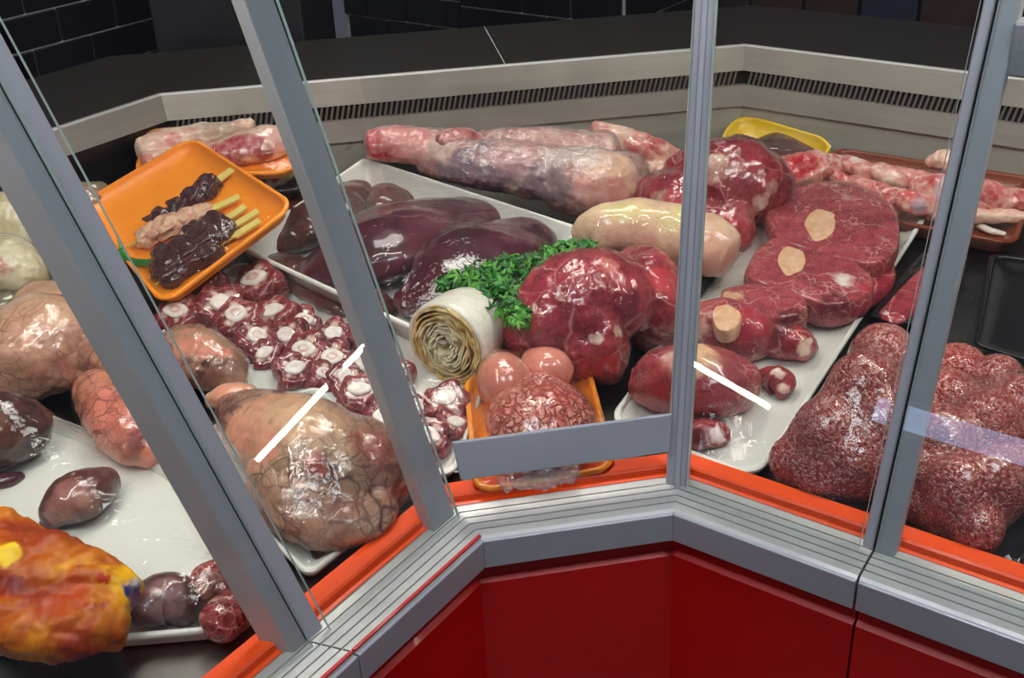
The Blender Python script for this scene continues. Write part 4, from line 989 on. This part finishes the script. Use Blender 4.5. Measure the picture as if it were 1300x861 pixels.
# ---- kebab tray, propped on the trays around it
nk = np.array([math.tan(math.radians(-12.5)), math.tan(math.radians(-20.)), 1.]); nk /= np.linalg.norm(nk); KP = P(206, 386, .062)
kq = lambda px, py, h=0.: onP(px, py, KP+nk*h, nk)
Q = [kq(206, 388), kq(376, 258), kq(243, 172), kq(98, 258)]
kt = tray('orange_tray', Q, .020, M['orange_foam'], 'orange foam tray of liver kebabs propped over the oxtail tray', rc=.26, rim=.006); QK = Q
def kebab(p0, p1, chunks, label, seed, blunt=True):
    a, b = kq(*p0, -.008), kq(*p1, -.006); d = (b-a)/np.linalg.norm(b-a); sd = np.cross(nk, d)
    t = thing('kebab_skewer', (a+b)/2, label, 'kebab', 'kebabs on the orange tray')
    m = MB(); ln = np.linalg.norm(b-a)
    V = []
    for f_, w_ in ((0, .0006), (.12, .0016), (.74, .0018), (.76, .0058), (1., .0058)):
        for sx in (-1, 1):
            for sz in (-1, 1): V.append(a+d*ln*f_+sd*sx*w_+nk*sz*min(w_, .0016))
    Fc = [(0, 1, 3, 2), (16, 18, 19, 17)]
    for j in range(4):
        o4 = j*4; Fc += [(o4, o4+4, o4+5, o4+1), (o4+2, o4+3, o4+7, o4+6), (o4, o4+2, o4+6, o4+4), (o4+1, o4+5, o4+7, o4+3)]
    obj('stick', V, Fc, M['stick'], t, False)
    for i, (f_, r_, mt, sx) in enumerate(chunks):
        r_ *= 1.48
        c_ = a+d*ln*f_+nk*r_*.2; bm = bmesh.new(); bmesh.ops.create_icosphere(bm, subdivisions=4, radius=1.)
        V = []
        for v in bm.verts:
            p_ = v.co; q = Vector((math.copysign(abs(p_.x)**.8, p_.x), math.copysign(abs(p_.y)**.8, p_.y), math.copysign(abs(p_.z)**.8, p_.z)))*(1+.40*noise.noise(p_*1.6+Vector((seed*3.+i, 0, 0)))+.16*noise.noise(p_*3.5+Vector((seed+i*2., 0, 0))))
            V.append(c_+d*q.x*r_*sx+sd*q.y*r_+nk*q.z*r_*.62)
        Fc = [tuple(v.index for v in f.verts) for f in bm.faces]; bm.free()
        obj({'chunk': 'liver_chunk', 'fatchunk': 'fat_chunk'}[mt], V, Fc, M[mt], t, paint=np.zeros((len(V), 4)))
    return t
kebab((175, 300), (300, 212), [(.22, .011, 'chunk', 1.1), (.40, .010, 'chunk', 1.1), (.56, .011, 'chunk', 1.1), (.70, .013, 'chunk', 1.0)], 'kebab of dark liver cubes nearest the far rim of the orange tray', 1)
kebab((155, 316), (304, 250), [(.24, .012, 'fatchunk', 1.2), (.40, .013, 'fatchunk', 1.1), (.55, .011, 'fatchunk', 1.2), (.68, .010, 'fatchunk', 1.1)], 'kebab threaded with pale fat cubes', 2)
kebab((190, 342), (312, 262), [(.2, .014, 'chunk', 1.1), (.38, .012, 'fatchunk', 1.0), (.52, .015, 'chunk', 1.1), (.66, .014, 'chunk', 1.0)], 'kebab of liver cubes with one pale fat cube beside the green pepper', 3)
kebab((188, 354), (328, 268), [(.2, .016, 'chunk', 1.1), (.36, .017, 'chunk', 1.0), (.52, .016, 'chunk', 1.1), (.67, .013, 'chunk', 1.0)], 'kebab of wet dark liver pieces along the near rim of the orange tray', 4)
kebab((196, 362), (330, 280), [(.16, .014, 'chunk', 1.1), (.32, .014, 'chunk', 1.1), (.48, .014, 'chunk', 1.1)], 'short loaded liver kebab touching the near rim of the orange tray', 5)
pp = [kq(150, 302, .006), kq(154, 318, .0), kq(162, 330, -.004), kq(180, 334, -.004), kq(200, 332, -.002), kq(214, 327, .002)]
gp = thing('green_pepper', pp[2], 'thin green chilli pepper on the orange kebab tray', 'pepper')
MB().add(*tube_vf(catmull(pp[1:], 20), [.003+.0028*math.sin(math.pi*min(1, .25+.75*i/19)) if i < 19 else .0008 for i in range(20)], 10)).build('pod', M['pepper'], gp, True)
MB().add(*tube_vf([pp[0], pp[1]], [.0016, .0022], 8)).build('stalk', M['stem'], gp, True)
kf = [o_ for o_ in bpy.data.objects if o_.parent and o_.parent.name.startswith('kebab_skewer') and o_.type == 'MESH' and 'chunk' in o_.name]
film(kt, QK, kf, N=40)

# ---- rear left: rib pack on orange tray, black pack, round beige pack
Q = [P(168, 224, .112), P(372, 218, .112), P(392, 172, .125), P(185, 160, .135)]
rt = tray('orange_tray', Q, .016, M['orange_foam'], 'orange foam tray under the fatty rib pieces at the rear', rc=.25); bq = .106
R1 = ublob('fatty_rib', [[(180, 190, 14, 16, bq), (215, 182, 22, 18, bq), (265, 172, 22, 16, bq), (318, 160, 14, 11, bq+.012)], [(186, 204, 16, 12, bq), (215, 202, 20, 12, bq)]], M['fatty'], 'pale fatty rib slab at the back of the rear orange tray', 'meat', seed=80, cap=(.5, .5), paint=[(225, 174, 10, srgb(214, 110, 104), .6), (280, 158, 30, srgb(180, 150, 124), .8), (182, 196, 12, srgb(210, 120, 112), .6)])
R2 = ublob('fatty_rib', [[(240, 206, 20, 12, bq), (285, 194, 24, 17, bq), (335, 182, 26, 21, bq), (364, 176, 18, 18, bq)]], M['fatty'], 'pink rib slab with a streaky red face in the rear orange tray', 'meat', seed=81, cap=(.5, .35), paint=[(295, 188, 24, srgb(172, 60, 72), .9), (325, 180, 18, srgb(184, 80, 88), .7), (340, 200, 12, srgb(150, 40, 40), .8), (372, 164, 8, RED, .6), (360, 176, 16, srgb(232, 176, 168), .7)])
film(rt, Q, [R1, R2], N=34)
Q = [P(318, 246, .085), P(380, 240, .085), P(394, 204, .095), P(330, 204, .095)]
kt2 = tray('black_tray', Q, .082, M['black'], 'deep black tray of yellowish pieces beneath the rib tray', rc=.2)
k1 = loft('yellow_piece', [(335, 232, 12, 9, .07), (352, 224, 16, 10, .07), (376, 216, 12, 9, .07)], M['poultry'], 'yellowish poultry pieces with red streaks in the black tray', 'meat', seed=83, lump=(.004, 60), paint=[(352, 222, 6, RED, .9), (372, 210, 5, RED, .9), (340, 232, 5, RED, .8)])
film(kt2, Q, [k1], N=24)
rb_ = loft('poultry_pack', [(100, 278, 20, 46, .0), (116, 278, 28, 50, .0), (134, 280, 20, 42, .0)], meat('beige_wrap', srgb(104, 88, 66), srgb(130, 112, 86), srgb(150, 130, 100), 14, None), 'round beige wrapped bundle behind the kebab tray', 'poultry', seed=84, lump=(.002, 30), paint=[(120, 248, 20, srgb(146, 112, 84), .8)])
skin_film(rb_)

# ---- left: veined organs, second white tray, poultry, yellow bag
Q = [P(392, 731, .020), P(541, 612, .020), P(402, 488, .024), P(215, 560, .026)]
QV = Q; vt = tray('foam_tray', Q, .018, M['white_foam'], 'square white foam tray under the big veined organ', rc=.14, rim=.006); b0 = .006
O4 = ublob('veined_organ', [[(290, 520, 18, 20), (330, 540, 52, 44), (385, 568, 70, 62), (425, 605, 62, 54), (440, 640, 40, 34)], [(420, 560, 44, 42), (468, 590, 56, 48), (506, 618, 36, 28)], [(350, 600, 44, 44), (390, 640, 56, 40), (440, 656, 54, 32), (480, 640, 34, 26)]], M['udder_dark'],
           'big tan organ webbed with dark veins on the square white tray', 'organ', base=b0, seed=90, cap=(.5, .5),
           paint=[(310, 530, 44, srgb(226, 160, 130), .9), (370, 510, 50, srgb(216, 172, 136), .9), (310, 575, 40, srgb(222, 150, 124), .9), (430, 530, 30, srgb(206, 160, 130), .6), (480, 560, 34, srgb(166, 76, 66), .6), (400, 590, 16, srgb(186, 90, 80), .6), (500, 610, 24, srgb(140, 96, 90), .6)])
O4b = loft('veined_organ', [(268, 510, 12, 12), (290, 505, 20, 18), (320, 505, 18, 16)], M['udder'], 'small pink lobe beside the big veined organ', 'organ', base=b0+.012, seed=91, lump=(.003, 30), paint=[(290, 500, 26, srgb(228, 158, 132), .8)])
bl = slab('blood_pool', [(388, 672), (420, 662), (455, 660), (450, 680), (405, 708), (394, 700)], .0105, .003, M['blood'], parent=vt, rnd=.001, dome=.0005, lump=(0, 40)); bl['label'] = 'dark blood pooled in the tray corner'
film(vt, QV, [O4, O4b], N=50)
O3 = ublob('veined_organ', [[(205, 452, 26, 26), (240, 452, 40, 38), (280, 470, 34, 34), (300, 490, 20, 22)]], M['udder_dark'], 'greyish organ with a dark slit between the oxtail tray and the left post', 'organ', base=.004, seed=92, cap=(.5, .6),
           paint=[(245, 430, 26, srgb(216, 140, 116), .8), (285, 440, 14, srgb(220, 130, 110), .6), (258, 460, 6, srgb(70, 34, 32), .9), (250, 472, 6, srgb(70, 34, 32), .9)])
skin_film(O3)
O2 = ublob('veined_organ', [[(108, 470, 16, 18), (128, 505, 32, 34), (160, 545, 40, 40), (195, 575, 26, 26)], [(165, 470, 30, 26), (185, 510, 34, 34), (205, 560, 28, 28)]], M['udder_pink'], 'salmon pink veined organ just behind the curved film edge', 'organ', base=.004, seed=93, cap=(.5, .6), lump=(.004, 30),
           paint=[(150, 470, 24, srgb(230, 150, 120), .8), (175, 560, 16, srgb(120, 40, 44), .7), (200, 530, 20, srgb(200, 130, 100), .6), (150, 570, 18, srgb(150, 90, 76), .7)])
skin_film(O2)
O1 = ublob('veined_organ', [[(-40, 450, 50, 46), (10, 450, 66, 58), (60, 440, 72, 66), (105, 455, 48, 50), (128, 475, 24, 26)], [(50, 395, 44, 40), (90, 405, 44, 44), (115, 440, 26, 30)]], M['udder'], 'large pale pink organ with faint veins beside the poultry pack', 'organ', base=.004, seed=94, cap=(.5, .5),
           paint=[(100, 430, 24, srgb(170, 120, 100), .7), (110, 470, 20, srgb(110, 70, 66), .7), (60, 480, 26, srgb(190, 120, 104), .5), (30, 430, 30, srgb(226, 170, 146), .7)])
skin_film(O1)
CH = ublob('poultry_pack', [[(-30, 335, 44, 34, .045), (10, 338, 44, 38, .045), (40, 358, 24, 26, .045)], [(-20, 285, 40, 34, .07), (15, 280, 38, 34, .07), (45, 296, 22, 26, .07)]], M['poultry'], 'wrapped pale yellow poultry at the left end of the case', 'poultry', seed=95, cap=(.6, .6),
           paint=[(10, 335, 24, srgb(220, 206, 170), .8), (5, 345, 9, RED, .7), (2, 330, 6, RED, .7), (30, 300, 16, srgb(214, 196, 150), .6)])
skin_film(CH, M['film_dull'])
fsh = loft('grey_fish', [(-30, 400, 22, 18, .03), (10, 385, 26, 20, .03), (40, 370, 18, 14, .03), (62, 356, 8, 8, .03)], plain('fish_skin', srgb(120, 118, 100), .25, metal=.35, coat=.6, var=.45, vsc=60), 'shiny grey wrapped fish below the pale poultry', 'fish', seed=96, lump=(.002, 30))
# second white tray
Q = [P(-60, 830, .024), P(345, 792, .022), P(232, 590, .026), P(-120, 455, .03)]
QW = Q; wt2 = tray('foam_tray', Q, .02, M['white_foam'], 'wide white foam tray of kidneys beside the yellow bag', rc=.30, rim=.007); b0 = .007
K1 = ublob('dark_liver', [[(-60, 545, 50, 44), (-10, 545, 58, 52), (30, 548, 38, 42), (48, 555, 18, 26)]], M['liver_brown'], 'glossy dark brown liver on the wide white tray', 'liver', base=b0, seed=97, cap=(.5, .5), paint=[(0, 540, 30, srgb(120, 74, 56), .5)])
K2 = loft('kidney', [(58, 668, 12, 12), (75, 648, 26, 26), (105, 628, 36, 32), (132, 612, 22, 22)], M['liver_brown'], 'purplish kidney with pale band lying alone on the wide white tray', 'kidney', base=b0, seed=98, lump=(.003, 24), cap=(.6, .6), paint=[(80, 640, 26, srgb(156, 100, 92), .7), (110, 632, 10, srgb(190, 140, 126), .7), (95, 612, 16, srgb(150, 96, 88), .6), (70, 662, 14, srgb(170, 120, 110), .7)])
K3 = loft('liver_strip', [(-20, 612, 10, 8), (8, 610, 12, 9), (26, 604, 8, 6)], M['liver'], 'thin dark liver strip in front of the glossy liver', 'liver', base=b0, seed=99, lump=(.001, 30))
K4 = loft('meat_piece', [(180, 770, 30, 26), (215, 760, 36, 30), (240, 772, 22, 24)], M['liver_brown'], 'greyish purple meat piece beside the yellow bag', 'meat', base=b0, seed=100, lump=(.003, 24), paint=[(210, 745, 34, srgb(150, 110, 112), .8)])
K5 = ublob('meat_piece', [[(250, 765, 16, 20), (270, 740, 24, 30), (290, 735, 22, 30)], [(280, 790, 30, 30), (300, 770, 22, 26)]], M['oxtail'], 'red and tan meat piece by the foot of the double post', 'meat', base=b0, seed=101, paint=[(272, 745, 20, srgb(190, 130, 110), .7), (255, 730, 10, srgb(120, 40, 50), .6)])
film(wt2, QW, [K1, K2, K3, K4, K5], N=60)
# yellow bag
def bag_mat():
    t = NT('printed_bag'); n = t.noise(13, 4, .55, .6)
    c = t.ramp(n, [(.30, srgb(116, 20, 6)), (.42, srgb(160, 60, 6)), (.55, srgb(196, 112, 6)), (.70, srgb(230, 172, 12))])
    c = t.mix(t.ramp(t.noise(40, 4), [(.6, 0.), (.72, .8)]), c, srgb(120, 20, 8)); c = t.painted(c, 20)
    t.set(Base_Color=c, Roughness=.5, Specular_IOR_Level=.3, Coat_Weight=.08, Coat_Roughness=.15); t.bump(t.noise(28, 3), .2, .002); return t.m
def crump(v, n_):
    q = Vector(v)*22; e = noise.voronoi(q+noise.noise_vector(q*.7)*.4)[0]; return .010*(e[1]-e[0])-.004
BG = ublob('plastic_bag', [[(-30, 725, 60, 44, .03), (30, 720, 62, 48, .03), (90, 735, 56, 44, .03), (140, 748, 40, 38, .03), (170, 758, 22, 30, .03)], [(20, 780, 60, 44, .02), (90, 790, 60, 44, .02), (150, 790, 40, 36, .02)], [(-30, 676, 34, 24, .06), (10, 674, 34, 24, .06), (44, 684, 18, 14, .06)]], bag_mat(), 'crumpled yellow and orange plastic bag on the wide white tray', 'plastic bag', seed=102, vox=.003, smooth=2, fine=crump, cap=(.5, .5),
           paint=[(172, 752, 13, srgb(40, 56, 130), .95), (178, 768, 12, srgb(40, 56, 130), .95), (178, 735, 7, srgb(170, 176, 186), .9), (125, 728, 6, srgb(176, 30, 10), .9), (140, 734, 6, srgb(176, 30, 10), .8), (20, 740, 12, srgb(110, 10, 14), .8), (10, 700, 16, srgb(246, 210, 30), .8), (165, 722, 14, srgb(236, 170, 10), .8), (80, 755, 30, srgb(176, 60, 8), .6)])

# ---- unseen glowing strip, added to be mirrored as a bluish band in the right panes
wa, wb = np.array([-3.0, -2.15, .43]), np.array([-2.35, -3.05, .43]); wd = (wb-wa)/np.linalg.norm(wb-wa); wn = np.array([-wd[1], wd[0], 0.]); wc = (wa+wb)/2; wl_ = np.linalg.norm(wb-wa)/2
wi = thing('reflection_strip', wc, 'unseen glowing strip added for the bluish band in the right panes', 'glowing strip'); wi['kind'] = 'structure'
MB().box(wc, wd*wl_, wn*.004, (0, 0, .055)).build('pane', emit('bluish_strip_glow', (.45, .62, 1., 1), 4.5), wi)
for dz in (-.065, .065): MB().box(wc+[0, 0, dz], wd*(wl_+.02), wn*.02, (0, 0, .012)).build('frame_rail', M['lampwhite'], wi)
for sg in (-1, 1): MB().box(wc+wd*sg*(wl_+.01), wd*.012, wn*.02, (0, 0, .055)).build('frame_stile', M['lampwhite'], wi)
# ---- unseen glowing tubes, added so the side panes mirror them as white streaks
def streak_tube(a, b, label):
    a, b = np.array(a), np.array(b); t = thing('reflection_tube', (a+b)/2, label, 'lamp'); d = (b-a)/np.linalg.norm(b-a)
    MB().add(*tube_vf([a, b], .011, 12)).build('tube', M['tube'], t, True)
    for p_ in (a, b):
        MB().add(*tube_vf([p_-d*.02, p_+d*.02], .02, 12)).build('end_cap', M['lampwhite'], t, True)
        MB().add(*tube_vf([p_, (p_[0], p_[1], FLOOR)], .012, 8)).build('stand', M['darkbox'], t, True)
streak_tube((3.4, -.29, .166), (3.2, -.91, -.01), 'unseen tube off to the right, added for the white streak in the left pane')
streak_tube((-2.85, -1.17, .36), (-2.68, -1.54, .27), 'unseen tube off to the left, added for the white streak in the right pane')
